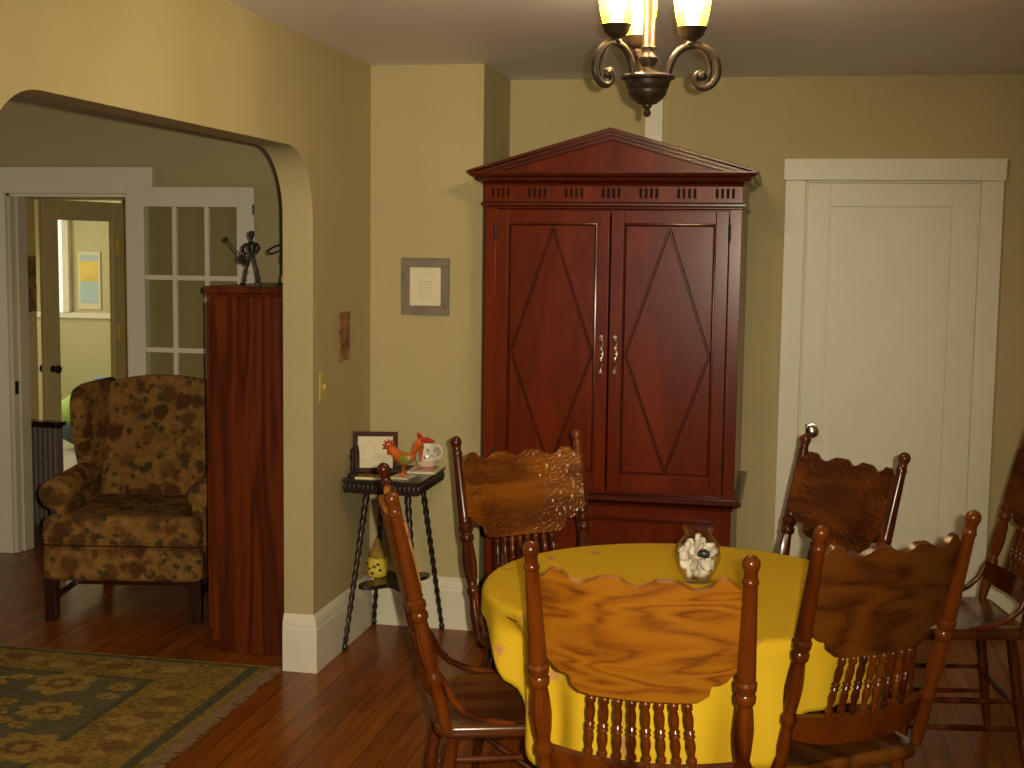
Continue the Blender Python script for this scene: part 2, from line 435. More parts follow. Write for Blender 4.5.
# left wall with the wide rounded opening
YA, YB, ZT, RC = -3.42, -1.272, 2.03, .25
arch = [(YB, 0)]
for k in range(15):
    a = PI/2*k/14
    arch.append((YB-RC+RC*math.cos(a), ZT-RC+RC*math.sin(a)))
for k in range(15):
    a = PI/2 + PI/2*k/14
    arch.append((YA+RC+RC*math.cos(a), ZT-RC+RC*math.sin(a)))
arch.append((YA, 0))
outer = [(-7.2, 0), (-7.2, ZC), (YS, ZC), (YS, 0)]
poly = outer + arch
struct(MB().prism(poly, XLB, XL, 'x').build('wall_left', 'wall', smooth=30))
# living room beyond
XH0, XH1, ZH = -4.04, -3.345, 1.925
wl = MB()
wl.prism([(-7.2, 0), (-7.2, ZC), (XLB, ZC), (XLB, 0), (XH1, 0), (XH1, ZH), (XH0, ZH), (XH0, 0)], YF, YF+.13, 'y')
struct(wl.build('wall_far', 'wall_living', smooth=0))
struct(MB().box(XLB-.004, XLB, YS, YF, 0, ZC).build('wall_living', 'wall_living', smooth=0))
struct(MB().box(-7.2, -7.1, -7.2, YF, 0, ZC).build('wall_outer', 'wall_living', smooth=0))
# hall and sun room
struct(MB().box(-4.62, -4.52, YF+.13, 1.345, 0, ZC).box(-5.3, -5.2, 1.345, 1.95, 0, ZC).box(-5.3, -4.62, 1.245, 1.345, 0, ZC).build('wall_hall', 'hall_cream', smooth=0))
struct(MB().box(-3.2, -3.1, YF+.13, 1.95, 0, ZC).build('wall_hall_right', 'hall_cream', smooth=0))
hw = MB(); hw.prism([(-7.2, 0), (-7.2, ZC), (-3.1, ZC), (-3.1, 0), (-4.25, 0), (-4.25, 1.95), (-4.95, 1.95), (-4.95, 0)], 1.95, 2.05, 'y')
struct(hw.build('wall_hall_end', 'hall_cream', smooth=0))
struct(MB().box(-7.2, -3.1, 4.6, 4.7, 0, ZC).build('wall_sun_room', 'sun_wall', smooth=0))
struct(MB().box(-7.2, -7.1, 2.05, 4.6, 0, ZC).build('wall_sun_room_side', 'sun_wall', smooth=0))
struct(MB().box(-7.1, -3.1, 2.05, 4.6, 0, .006).build('floor_sun_room', 'sun_floor', smooth=0))
struct(MB().box(-7.1, -3.1, 4.565, 4.6, 1.02, 1.07).build('trim_4', 'white', bev=.004), 'white sill rail across the sun room wall')
wn = MB().box(-6.40, -6.33, 4.55, 4.6, 1.07, 2.1).box(-6.2, -6.14, 4.55, 4.6, 1.07, 2.1).box(-6.33, -6.2, 4.55, 4.6, 2.04, 2.1)
w1 = struct(wn.build('window_1', 'white', bev=.003), 'bright window at the back of the sun room')
MB().box(-6.33, -6.2, 4.585, 4.595, 1.07, 2.04).build('pane', 'outside', w1, smooth=0)

# baseboards: board with a moulded cap
BP = [(0, 0), (.02, 0), (.02, .172), (.017, .178), (.017, .196), (.012, .21), (.005, .222), (0, .228)]
bb = MB(); bb.sweep([(XS, YS), (XL, YS), (XL, YB), (XLB, YB)][::-1], BP)
struct(bb.build('baseboard_left', 'white', smooth=25))
bb = MB(); bb.sweep([(-.03, 0), (XS, 0)][::-1], BP); struct(bb.build('baseboard_back', 'white', smooth=25))
bb = MB(); bb.sweep([(XR, 0), (.905, 0)][::-1], BP); struct(bb.build('baseboard_right', 'white', smooth=25))
bb = MB(); bb.sweep([(XLB-.004, YF), (XH1+.12, YF)][::-1], BP); struct(bb.build('baseboard_far', 'white', smooth=25))
bb = MB(); bb.sweep([(XH0-.13, YF), (-7.1, YF)][::-1], BP); struct(bb.build('baseboard_living', 'white', smooth=25))
# casing of the closed door
tr = MB().box(-.024, .066, -.026, 0, 0, 1.985).box(.805, .899, -.026, 0, 0, 1.985).box(-.032, .907, -.034, 0, 1.985, 2.08)
tr.box(.066, .076, -.014, 0, 0, 1.985).box(.795, .805, -.014, 0, 0, 1.985).box(.066, .805, -.014, 0, 1.975, 1.985)
struct(tr.build('trim_1', 'white', bev=.003))
struct(MB().box(-.655, -.574, -.03, 0, 0, ZC).build('trim_2', 'white', bev=.003))
# casing of the living room doorway
tr = MB().box(XH0-.115, XH0, YF-.028, YF, 0, ZH).box(XH1, XH1+.115, YF-.028, YF, 0, ZH).box(XH0-.13, XH1+.145, YF-.034, YF, ZH, ZH+.135)
tr.box(XH0, XH0+.018, YF-.01, YF+.13, 0, ZH).box(XH1-.018, XH1, YF-.01, YF+.13, 0, ZH).box(XH0, XH1, YF-.01, YF+.13, ZH-.018, ZH)
tr.box(XH0+.018, XH0+.03, YF+.04, YF+.13, 0, ZH)
struct(tr.build('trim_3', 'white', bev=.003))
s3 = MB().box(XH0+.018, XH0+.021, YF-.0, YF+.03, .86, .93).build('strike_plate', 'iron', smooth=0)
s3.parent = bpy.data.objects['trim_3']
tr = MB().box(-4.25, -4.17, 1.92, 1.95, 0, 1.95).box(-5.03, -4.95, 1.92, 1.95, 0, 1.95).box(-5.03, -4.17, 1.92, 1.95, 1.95, 2.03)
struct(tr.build('trim_5', 'hall_cream', bev=.003))

wf2 = MB()  # unseen window frame, added behind the camera for reflections and fill light
for x0, x1, z0, z1 in ((-1.69, -1.6, .7, 2.2), (-.35, -.26, .7, 2.2), (-1.6, -.35, 2.1, 2.2), (-1.6, -.35, .7, .8)): wf2.box(x0, x1, -7.2, -7.17, z0, z1)
wf2.box(-1.6, -.35, -7.26, -7.23, 1.43, 1.47)
struct(wf2.build('added_window', 'white', bev=.003), 'added unseen window behind the camera, letting in fill light')
# closed one-panel door
d1 = MB().box(.076, .172, -.016, -.001, .005, 1.973).box(.69, .795, -.016, -.001, .005, 1.973)
d1.box(.172, .69, -.016, -.001, 1.872, 1.973).box(.172, .69, -.016, -.001, .005, .22)
d1.box(.180, .682, -.0075, -.001, .228, 1.864)
d1.box(.172, .69, -.003, -.001, .22, 1.872)
bd = [(0, 0), (0, -.008), (.006, -.008), (.014, -.001)]
d1 = struct(d1.build('door_1', 'white', bev=.004), 'closed cream one-panel door beside the armoire')
kn = MB().lathe([(0, .028), (.1, .028), (.14, .012), (.45, .011), (.55, .022), (.7, .03), (.85, .029), (.95, .02), (1, .006)], (.128, -.012, .872), (.128, -.078, .872), 20)
kn.build('knob', 'nickel', d1)
MB().box(.098, .106, -.0175, -.015, .855, .9).build('latch', 'iron', d1, smooth=0)
for z in (1.7, .3):
    MB().lathe([(0, .007), (1, .007)], (.799, -.02, z), (.799, -.02, z+.1), 10).build('hinge', 'white', d1)

# white glazed door folded back against the far wall
XG0, XG1, YG = -3.318, -2.626, .222
gl = MB(); zt = 1.957
xs = [XG0, XG0+.098, XG0+.238, XG0+.264, XG0+.404, XG0+.432, XG1-.105+.003, XG1]
xs = [0, .095, .095+.152, .095+.152+.024, .095+.304+.024, .095+.304+.048, .095+.456+.048, .692]
zs = []
z = zt-.1
for k in range(4):
    zs.append((z-.345, z)); z -= .345+.026
gl.box(XG0, XG0+xs[1], YG-.019, YG+.019, .008, zt).box(XG0+xs[6], XG1, YG-.019, YG+.019, .008, zt)
gl.box(XG0+xs[1], XG0+xs[6], YG-.019, YG+.019, zt-.1, zt).box(XG0+xs[1], XG0+xs[6], YG-.019, YG+.019, .008, zs[-1][0])
for a, b in ((2, 3), (4, 5)): gl.box(XG0+xs[a], XG0+xs[b], YG-.014, YG+.014, zs[-1][0], zt-.1)
for k in range(3): gl.box(XG0+xs[1], XG0+xs[6], YG-.0135, YG+.0135, zs[k+1][1], zs[k][0])
d2 = struct(gl.build('door_2', 'white', bev=.003), 'white glazed door folded back behind the armchair')
for (a, b) in zs:
    for i, j in ((1, 2), (3, 4), (5, 6)):
        MB().box(XG0+xs[i], XG0+xs[j], YG-.002, YG+.002, a, b).build('glass_pane', 'pane', d2, smooth=0)
MB().lathe([(0, .006), (1, .006)], (XG1-.002, YG-.022, 1.82), (XG1-.002, YG-.022, 1.87), 8).build('latch', 'iron', d2)

# cream full-glass door standing ajar at the end of the hall (built along +x from its hinge)
hx, hy = -4.235, 1.9; ex, ey = -4.425, 1.25
L3 = math.hypot(ex-hx, ey-hy); a3 = math.atan2(ey-hy, ex-hx)
g3 = MB().box(0, .1, -.018, .018, .01, 1.93).box(L3-.12, L3, -.018, .018, .01, 1.93).box(.1, L3-.12, -.018, .018, 1.81, 1.93).box(.1, L3-.12, -.018, .018, .01, .2)
d3 = struct(g3.build('door_3', 'hall_cream', bev=.003, loc=(hx, hy, 0), rot=(0, 0, a3)), 'cream glass door ajar at the end of the hall')
MB().box(.1, L3-.12, -.002, .002, .2, 1.81).build('glass_pane', 'pane', d3, smooth=0)
for sgn in (1, -1):
    MB().lathe([(0, .022), (.08, .022), (.12, .009), (.5, .009), (.65, .024), (.85, .026), (1, .01)], (L3-.055, sgn*.018, .9), (L3-.055, sgn*.078, .9), 14).build('knob', 'bronze', d3)
for z in (1.60, 1.05):
    MB().box(.03, .085, .016, .021, z, z+.1).lathe([(0, .006), (1, .006)], (.058, .024, z-.004), (.058, .024, z+.104), 8).build('hinge', 'hinge_brass', d3)

# ------------------------------------------------------------------ dining chairs
def lean_y(z): return -.19 - .143*(z-.46)/.604
NB = Vector((0, -.604, -.143)).normalized()          # backward normal of the back
POST = [(0, .012), (.04, .014), (.1, .0165), (.18, .0135), (.2, .0135), (.212, .018), (.235, .018), (.247, .0138), (.265, .0145),
        (.3, .018), (.36, .0205), (.42, .018), (.465, .0148), (.475, .0195), (.497, .0205), (.509, .016), (.52, .0205), (.545, .0215), (.556, .0165), (.566, .019), (.578, .0178),
        (.6, .0178), (.72, .016), (.87, .0138), (.9, .0132), (.904, .0155), (.913, .0155), (.917, .0132), (.93, .0126), (.945, .0125), (.953, .0148), (.968, .0168), (.982, .0158), (.993, .011), (1, .003)]
def flute(t, g):
    k = max(0, min(1, (t-.27)/.03))*max(0, min(1, (.455-t)/.03))
    return 1 - k*.13*(.5+.5*math.cos(8*g))
LEG = [(0, .0135), (.05, .0145), (.12, .012), (.16, .016), (.2, .012), (.28, .0165), (.45, .0185), (.55, .0165), (.57, .02), (.6, .02), (.62, .0155), (.68, .0195), (.74, .0195), (.76, .0155), (.85, .018), (1, .018)]
LEG2 = [(0, .013), (.1, .0145), (.35, .017), (.5, .0185), (.52, .021), (.55, .0165), (.75, .0185), (1, .0165)]
SPIN = [(0, .0055), (.06, .006), (.08, .0095), (.13, .0095), (.15, .006), (.2, .0062), (.3, .0095), (.38, .0085), (.42, .0065), (.45, .0105), (.49, .0075), (.52, .0105), (.56, .0065), (.62, .0085), (.72, .0095), (.82, .0065), (.85, .0095), (.91, .0095), (.93, .0065), (1, .0055)]
TOPP = [(0, .986), (.012, .989), (.042, 1.004), (.072, 1.003), (.118, .985), (.14, .99), (.166, 1.009), (.178, 1.010), (.208, .987), (.23, .982)]
BOTP = [(0, .734), (.10, .735), (.125, .739), (.143, .75), (.148, .762), (.149, .774), (.158, .778), (.17, .779), (.181, .784), (.19, .798), (.205, .812), (.23, .82)]
def seat_outline():
    pts = []
    def corner(cx, cy, r, a0, a1, n=6):
        for k in range(n+1):
            a = a0+(a1-a0)*k/n; pts.append((cx+r*math.cos(a), cy+r*math.sin(a)))
    corner(.165, -.165, .05, -PI/2, 0); corner(.175, .165, .055, 0, PI/2)
    corner(-.175, .165, .055, PI/2, PI); corner(-.165, -.165, .05, PI, 1.5*PI)
    return pts
def make_chair(label, loc, rz):
    t = thing('dining_chair', label, 'chair', loc, rz, 'oak chairs around the dining table')
    so = seat_outline(); n = len(so); sm = MB(); vs = []
    lay = [(.425, .955), (.428, .985), (.436, 1), (.45, 1), (.458, .985), (.461, .96), (.459, .88), (.452, .6), (.450, .2)]
    for z, k in lay: vs += [(x*k, y*k, z) for x, y in so]
    fs = [tuple(range(n))[::-1], tuple((len(lay)-1)*n+i for i in range(n))]
    for j in range(len(lay)-1): fs += [(j*n+i, j*n+(i+1) % n, (j+1)*n+(i+1) % n, (j+1)*n+i) for i in range(n)]
    sm.add(vs, fs).build('seat', 'seat', t, smooth=50)
    U = [-.216 + .432*k/72 for k in range(73)]
    def pos(u, z):
        y = lean_y(z) + .006; bow = .042*(1-(u/.216)**2)
        return (u, y-bow*.95, z - bow*.2*0), NB*-1
    MB().slab(U, lambda u: interp(BOTP, abs(u)), lambda u: interp(TOPP, abs(u)), lambda u, z: (pos(u, z)[0], -NB), .017, 8, 1).build('back_panel', ['panel', 'panel_carved'], t, smooth=40)
    for s in (-1, 1):
        MB().lathe([(q, r*1.1) for q, r in POST], (s*.209, lean_y(.448), .448), (s*.225, lean_y(1.066), 1.066), 16, True, flute).build('post', 'post', t, smooth=40)
        MB().lathe(LEG, (s*.196, .185, 0), (s*.178, .158, .43), 14).build('leg', 'post', t, smooth=40)
        MB().lathe(LEG2, (s*.196, -.225, 0), (s*.165, -.165, .43), 14).build('leg', 'post', t, smooth=40)
        pts = [(s*.2115, lean_y(.615), .615), (s*.213, lean_y(.575)+.022, .575), (s*.2145, -.175, .53), (s*.2155, -.142, .497), (s*.216, -.1, .476), (s*.216, -.055, .467), (s*.215, -.015, .462)]
        MB().tube(pts, [.008, .009, .0095, .0095, .0095, .0095, .007], 10).build('arm_brace', 'post', t, smooth=40)
        MB().lathe([(0, .007), (.5, .0105), (1, .007)], (s*.193, -.206, .125), (s*.19, .176, .125), 10).build('stretcher', 'post', t)
        MB().lathe([(0, .007), (.5, .0105), (1, .007)], (s*.187, -.193, .215), (s*.186, .17, .215), 10).build('stretcher', 'post', t)
    for z in (.17, .265):
        MB().lathe([(0, .008), (.2, .011), (.35, .0095), (.38, .013), (.5, .015), (.62, .013), (.65, .0095), (.8, .011), (1, .008)], (-.189, .174, z), (.189, .174, z), 12).build('stretcher', 'post', t)
    MB().lathe([(0, .008), (.5, .012), (1, .008)], (-.183, -.2, .19), (.183, -.2, .19), 12).build('stretcher', 'post', t)
    # lower rail of the back
    U2 = [-.21+.42*k/32 for k in range(33)]
    def pos2(u, z): return (u, lean_y(z)+.008-.046*(1-(u/.21)**2), z), -NB
    MB().slab(U2, lambda u: .51 + .028*(abs(u)/.21)**4, lambda u: .588 - .008*(1-(u/.21)**2), pos2, .018, 3).build('lower_rail', 'post', t, smooth=45)
    for k in range(8):
        ub = -.112 + .224*k/7; ut = -.1 + .2*k/7
        zb, zt2 = .578, interp(BOTP, abs(ut))+.006
        pb = Vector(pos2(ub, zb)[0]) - NB*.009; pt = Vector(pos(ut, zt2)[0]) - NB*.0085
        MB().lathe(SPIN, tuple(pb), tuple(pt), 10).build('spindle', 'post', t, smooth=40)
    return t
CHAIRS = [
    ('nearest oak chair, plain golden back turned to the viewer, in front of the yellow cloth', (-.266, -3.163), -1.9),
    ('oak chair at the left of the table, seen edge-on before the side table', (-.703, -2.70), -70.4),
    ('oak chair in front of the armoire, glossy pressed carving on its back facing the table', (-.642, -2.131), -140.5),
    ('darker oak chair in front of the white door, behind the far right of the table', (-.032, -2.006), 130),
    ('dark oak chair right of the table, its plain back turned to the viewer', (.068, -2.761), 37.6),
    ('oak chair standing away from the table at the right edge, side-on by the wall', (.56, -1.50), 100),
]
c0 = None
for lab, (x, y), a in CHAIRS:
    if c0 is None: c0 = make_chair(lab, (x, y, 0), R(a))
    else:
        r = dup(c0, (x, y, 0), R(a), lab, 'oak chairs around the dining table')
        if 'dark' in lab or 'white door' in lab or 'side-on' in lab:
            for q in r.children:          # these chairs get darker back panels
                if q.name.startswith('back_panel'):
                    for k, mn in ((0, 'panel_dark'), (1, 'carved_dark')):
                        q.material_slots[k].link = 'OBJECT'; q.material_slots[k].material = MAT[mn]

# ------------------------------------------------------------------ table and cloth
TX, TY, TR_ = -.253, -2.567, .535
t = thing('dining_table', 'round pedestal dining table hidden under the yellow cloth', 'table', (TX, TY, 0))
MB().lathe([(0, .5), (.15, .525), (.4, TR_), (.85, TR_), (1, .525)], (0, 0, .722), (0, 0, .756), 64).build('tabletop', 'seat', t)
MB().lathe([(0, .11), (.06, .12), (.1, .08), (.2, .06), (.35, .085), (.5, .1), (.62, .075), (.7, .055), (.85, .07), (.9, .11), (1, .2)], (0, 0, .09), (0, 0, .722), 28).build('pedestal', 'post', t)
for k in range(4):
    a = PI/4 + k*PI/2 + .1; c, s = math.cos(a), math.sin(a)
    P = [(.05, .17), (.12, .17), (.2, .13), (.28, .06), (.33, .028)]
    MB().tube([(c*r, s*r, z) for r, z in P], [.035, .035, .03, .026, .028], 10).build('foot', 'post', t)
DROP = [(-180, .03), (-157, .045), (-149, .10), (-141, .18), (-135, .25), (-128, .33), (-122, .37), (-117, .34), (-112, .287), (-68, .287), (-63, .28), (-60, .2), (-53, .155), (-44, .155), (-20, .19), (20, .22), (60, .15), (100, .13), (140, .08), (180, .03)]
cl = MB(); vs = []; fs = []; NA = 240; rows = []
rad = [.0, .1, .2, .3, .4, .47, .51]
ns = 16
for r in rad[1:]: rows.append(lambda a, r=r: (r, 0.0, 0))
def skirt(f):
    def g(a):
        deg = math.degrees(a); d = interp(DROP, deg)
        s = f*(d+.03)
        # rounds the rim, then hangs in soft folds
        rim = .03
        if s < rim:
            q = s/rim*PI/2; rr = .522 + .02*math.sin(q); z = -.02*(1-math.cos(q))
        else:
            rr = .542; z = -.02-(s-rim)
        k = max(0, -z-.01)
        fold = math.sin(a*7+.6)*.5 + math.sin(a*13+2.0)*.4 + math.sin(a*4+1)*.25 + math.sin(a*22+.4)*.28
        rr += min(.045, k*.22)*(fold*.75+.08)
        # one pinched pleat at the front left
        w = math.exp(-((deg+139)/6.0)**2); rr += -w*min(.055, k*.9) + math.exp(-((deg+127)/4.5)**2)*min(.03, k*.6)
        return (rr, z, 0)
    return g
for j in range(ns+1): rows.append(skirt(j/ns))
vs.append((0, 0, .76))
for fn in rows:
    for k in range(NA):
        a = -PI + 2*PI*k/NA; rr, z, _ = fn(a)
        vs.append((rr*math.cos(a), rr*math.sin(a), .76+z))
for k in range(NA): fs.append((0, 1+k, 1+(k+1) % NA))
for j in range(len(rows)-1):
    for k in range(NA):
        k2 = (k+1) % NA; fs.append((1+j*NA+k, 1+(j+1)*NA+k, 1+(j+1)*NA+k2, 1+j*NA+k2))
cl.add(vs, fs); cl = cl.build('tablecloth', 'cloth', smooth=80, loc=(TX, TY, .001))
so = cl.modifiers.new('thickness', 'SOLIDIFY'); so.thickness = .002; so.offset = 1
tag(cl, 'golden yellow patterned cloth draped over the round table', 'tablecloth')

# ------------------------------------------------------------------ vase of shells
VX, VY, VZ = -.218, -2.515, .764
v = thing('glass_vase', 'clear round glass vase full of seashells on the yellow cloth', 'vase', (VX, VY, VZ))
pf = [(0, .036), (.004, .039), (.012, .038), (.03, .05), (.055, .061), (.078, .064), (.1, .059), (.118, .046), (.128, .038), (.136, .0365), (.147, .041), (.152, .043)]
pin = [(z, r-.0025) for z, r in pf[::-1] if z > .006]
MB().lathe([(z/.152, r) for z, r in pf] + [(z/.152, r) for z, r in pin], (0, 0, 0), (0, 0, .152), 40, True).build('bowl', 'glass', v, smooth=60)
MAT['shell'] = plain('pale_shell', (.78, .71, .58), .35, var=.22, scale=45, coat=.3)
MAT['shell_grey'] = plain('grey_shell', (.56, .50, .40), .4, var=.45, scale=60, coat=.2)
MAT['shell_dark'] = plain('dark_shell', (.03, .028, .028), .25, var=.5, scale=60, coat=.4)
def shell_mesh(seed):
    def fn(p):
        return .82 + .3*noise.noise(p*1.6+Vector((seed*7.1, 0, 0))) + .06*math.sin(14*math.atan2(p.y, p.x)+seed)
    return fn
shp = []
spots = []
rng = random.Random(5)
def vr(z): return interp(pf, z)
for z, nn, rad2 in ((.024, 5, .021), (.024, 1, 0), (.05, 7, .037), (.05, 2, .012), (.077, 7, .041), (.077, 2, .013), (.1, 5, .03), (.102, 1, 0), (.118, 1, .0)):
    for k in range(nn):
        a = 2*PI*k/nn + z*37 + (PI if rad2 == .012 and k else 0)
        spots.append((rad2*math.cos(a), rad2*math.sin(a), z+rng.uniform(-.003, .003)))
for i, (x, y, z) in enumerate(spots):
    sz = rng.uniform(.0165, .0225)
    if i < 4:
        o = MB().ball((0, 0, 0), (1.12, .9, .5), 16, 10, 0, shell_mesh(i)).build('seashell', 'shell' if i not in (1, 3) else 'shell_grey', smooth=80); shp.append(o)
    else:
        o = shp[i % 4].copy(); COL.objects.link(o)
    o.location = (VX+x, VY+y, VZ+z); o.scale = (sz, sz, sz)
    o.rotation_euler = (rng.uniform(0, 6), rng.uniform(0, 6), rng.uniform(0, 6))
    tag(o, 'pale seashell packed among the others inside the glass vase', 'seashell', 'seashells in the glass vase')
o = MB().ball((0, 0, 0), (.02, .012, .014), 14, 9, 0, shell_mesh(9)).build('seashell', 'shell_dark', smooth=80, loc=(VX+.020, VY-.050, VZ+.088))
tag(o, 'black seashell pressed against the front of the glass vase', 'seashell')

# ------------------------------------------------------------------ chandelier
CX, CY = -.378, -2.567
ch = thing('chandelier', 'bronze scroll-arm chandelier with lit amber glass shades hanging over the table', 'chandelier', (CX, CY, 0))
MB().lathe([(0, .003), (.1, .008), (.3, .011), (.5, .008), (.6, .006), (.7, .011), (.85, .013), (1, .012)], (0, 0, 2.015), (0, 0, 2.05), 16).build('finial', 'bronze', ch)
MB().lathe([(0, .012), (.06, .026), (.2, .04), (.35, .049), (.45, .051), (.5, .0505), (.56, .055), (.7, .058), (.8, .06), (.86, .071), (.92, .072), (1, .06)], (0, 0, 2.046), (0, 0, 2.125), 32).build('bowl', 'bronze', ch)
MB().lathe([(0, .05), (.04, .03), (.07, .018), (.1, .016), (.16, .024), (.2, .026), (.24, .018), (.28, .017), (.31, .021), (.34, .0165), (1, .0165)], (0, 0, 2.12), (0, 0, 2.36), 20,
           mod=lambda t, g: 1+(.12*math.sin(3*g+t*60) if t > .36 else 0)).build('column', 'bronze', ch)
MB().lathe([(0, .02), (.3, .05), (.6, .062), (1, .065)], (0, 0, 2.355), (0, 0, ZC), 28).build('ceiling_canopy', 'bronze', ch)
for k in range(3):
    a = R(-10+120*k); c, s = math.cos(a), math.sin(a)
    def P(r, z): return (c*r, s*r, z)
    main = [P(.05, 2.105), P(.056, 2.135), P(.068, 2.165), P(.088, 2.186), P(.112, 2.195), P(.138, 2.193), P(.163, 2.18), P(.18, 2.158), P(.187, 2.132), P(.182, 2.108), P(.166, 2.09), P(.146, 2.087), P(.131, 2.097), P(.127, 2.113), P(.136, 2.125), P(.148, 2.122)]
    # smooth the scroll
    pts = []
    V = [Vector(p) for p in main]
    for i in range(len(V)-1):
        p0, p1, p2, p3 = V[max(i-1, 0)], V[i], V[i+1], V[min(i+2, len(V)-1)]
        for q in range(4):
            u = q/4
            pts.append(tuple(.5*((2*p1)+(-p0+p2)*u+(2*p0-5*p1+4*p2-p3)*u*u+(-p0+3*p1-3*p2+p3)*u**3)))
    pts.append(tuple(V[-1])); n = len(pts)
    arm = MB().tube(pts, [.0095 if i < n*.7 else .0095-.003*(i-n*.7)/(n*.3) for i in range(n)], 10, 1.0)
    arm.ball(P(.146, 2.116), .013, 12, 8)
    inner = [P(.13, 2.188), P(.152, 2.172), P(.164, 2.15), P(.167, 2.128), P(.16, 2.106)]
    arm.tube(inner, .006, 8)
    am = arm.build('arm', 'bronze', ch, smooth=60)
    MB().lathe([(0, .008), (.15, .014), (.3, .011), (.4, .022), (.6, .032), (.85, .036), (.95, .04), (1, .036)], P(.115, 2.192), P(.115, 2.243), 20).build('lamp_cup', 'bronze', am)
    sh = MB().lathe([(0, .03), (.05, .036), (.2, .042), (.4, .0465), (.65, .049), (.85, .0485), (1, .046)], P(.115, 2.24), P(.115, 2.385), 28, False).build('glass_shade', 'shade', am, smooth=80)
    MB().lathe([(0, .011), (.2, .012), (.45, .021), (.65, .023), (.85, .016), (1, .005)], P(.115, 2.275), P(.115, 2.355), 10).build('bulb', 'bulb', am, smooth=80)

# ------------------------------------------------------------------ armoire (front at local y = 0)
AX, AY = -.698, -.80
A = thing('armoire', 'tall cherry wood armoire with pediment top and diamond panelled doors', 'armoire', (AX, AY, 0))
HW, DP = .515, .765
b = MB().box(-HW, -HW+.02, .025, DP-.015, .675, 1.83).box(HW-.02, HW, .025, DP-.015, .675, 1.83).box(-HW, HW, DP-.015, DP, .675, 1.83).box(-HW+.02, HW-.02, 0.026, DP-.016, 1.8, 1.829).box(-HW+.02, HW-.02, .026, DP-.016, .676, .69)
b.box(-HW, -.468, 0, .025, .675, 1.83).box(.468, HW, 0, .025, .675, 1.83)
b.build('case', 'cherry', A, bev=.002)
# lower chest
bl = MB().box(-.505, .505, .012, DP, .07, .64).box(-.52, .52, -.005, DP, 0, .08)
base = bl.build('base', 'cherry', A, bev=.003)
lg = MB().sweep([(-.505, DP), (-.505, 0.012), (.505, .012), (.505, DP)], [(-.02, .628), (.004, .628), (.008, .64), (.022, .648), (.034, .654), (.04, .66), (.04, .67), (.034, .676), (-.02, .676)])
lg.box(-.5, .5, .02, DP, .64, .675)
lg.build('ledge', 'cherry_trim', A, smooth=40)
dr = MB().box(-.43, .43, -.002, .015, .13, .585)
dm = dr.build('drawer', 'cherry', A, bev=.004)
MB().sweep([(-.43, .13), (.43, .13), (.43, .585), (-.43, .585)], [(0, 0), (-.012, 0), (-.012, .012), (-.004, .014), (0, .008)], True)
mo = MB(); mo.X = Matrix(((1, 0, 0, 0), (0, 0, -1, 0), (0, 1, 0, 0), (0, 0, 0, 1)))
mo.sweep([(-.43, .13), (.43, .13), (.43, .585), (-.43, .585)][::-1], [(0, 0), (.016, 0), (.014, .008), (.004, .012), (0, .008)], True)
mo.build('moulding', 'cherry_trim', dm, smooth=40)
# doors
def bar(mb, p, q, w, y0, y1, mi=0):
    p = Vector(p); q = Vector(q); d = (q-p).normalized(); nn = Vector((-d.y, d.x))*w/2
    ym = y0; P4 = [p+nn, q+nn, q-nn, p-nn]
    pk = [(p+nn*.25), (q+nn*.25), (q-nn*.25), (p-nn*.25)]
    vs = [(a.x, y1, a.y) for a in P4] + [(a.x, y0, a.y) for a in pk]
    mb.add(vs, [(0, 1, 2, 3), (7, 6, 5, 4), (0, 4, 5, 1), (1, 5, 6, 2), (2, 6, 7, 3), (3, 7, 4, 0)], mi)
for s in (-1, 1):
    x0, x1 = (-.466, -.003) if s < 0 else (.003, .466)
    z0, z1, st = .692, 1.823, .05
    pz0, pz1 = .765, 1.772
    d = MB().box(x0, x0+st, -.012, .008, z0, z1).box(x1-st, x1, -.012, .008, z0, z1).box(x0+st, x1-st, -.012, .008, pz1, z1).box(x0+st, x1-st, -.012, .008, z0, pz0)
    d.box(x0+st, x1-st, -.002, .008, pz0, pz1)
    do = d.build('door', 'cherry', A, bev=.0025)
    fr = MB(); fr.X = Matrix(((1, 0, 0, 0), (0, 0, -1, 0), (0, 1, 0, 0), (0, 0, 0, 1)))
    a, b_ = x0+st, x1-st
    fr.sweep([(a, pz0), (b_, pz0), (b_, pz1), (a, pz1)], [(0, .002), (0, .0125), (-.004, .0135), (-.008, .008), (-.011, .002)], True)
    fr.build('moulding', 'cherry_trim', do, smooth=30)
    di = MB(); cx = (x0+x1)/2; zm = 1.25
    T, B, Lf, Rt = (cx, pz1-.018), (cx, pz0+.012), (a+.014, zm), (b_-.014, zm)
    for p, q in ((T, Lf), (Lf, B), (B, Rt), (Rt, T)): bar(di, p, q, .013, -.0095, -.0015)
    di.build('diamond_moulding', 'cherry_trim', do, smooth=0)
    hxx = -.026 if s < 0 else .03
    h = MB()
    for ph in (0, PI):
        pts = [(hxx + .0075*math.sin(PI*2*k/24*1.5+ph)*(1 if 2 < k < 22 else .6), -.030 - .004*math.cos(PI*2*k/24*1.5+ph), 1.185+.13*k/24) for k in range(25)]
        h.tube(pts, .0026, 6)
    for z in (1.18, 1.32): h.lathe([(0, .006), (.5, .004), (.75, .006), (1, .007)], (hxx, -.011, z), (hxx, -.036, z), 10)
    h.ball((hxx, -.036, 1.18), .006, 10, 6).ball((hxx, -.036, 1.32), .006, 10, 6).ball((hxx, -.014, 1.25), .006, 8, 6)
    h.build('handle', 'nickel', do, smooth=60)
    for z in (1.7, .78):
        xx = s*.4685
        MB().lathe([(0, .002), (.12, .006), (.2, .0055), (.8, .0055), (.88, .006), (1, .002)], (xx, -.012, z), (xx, -.012, z+.075), 8).build('hinge', 'iron', do)
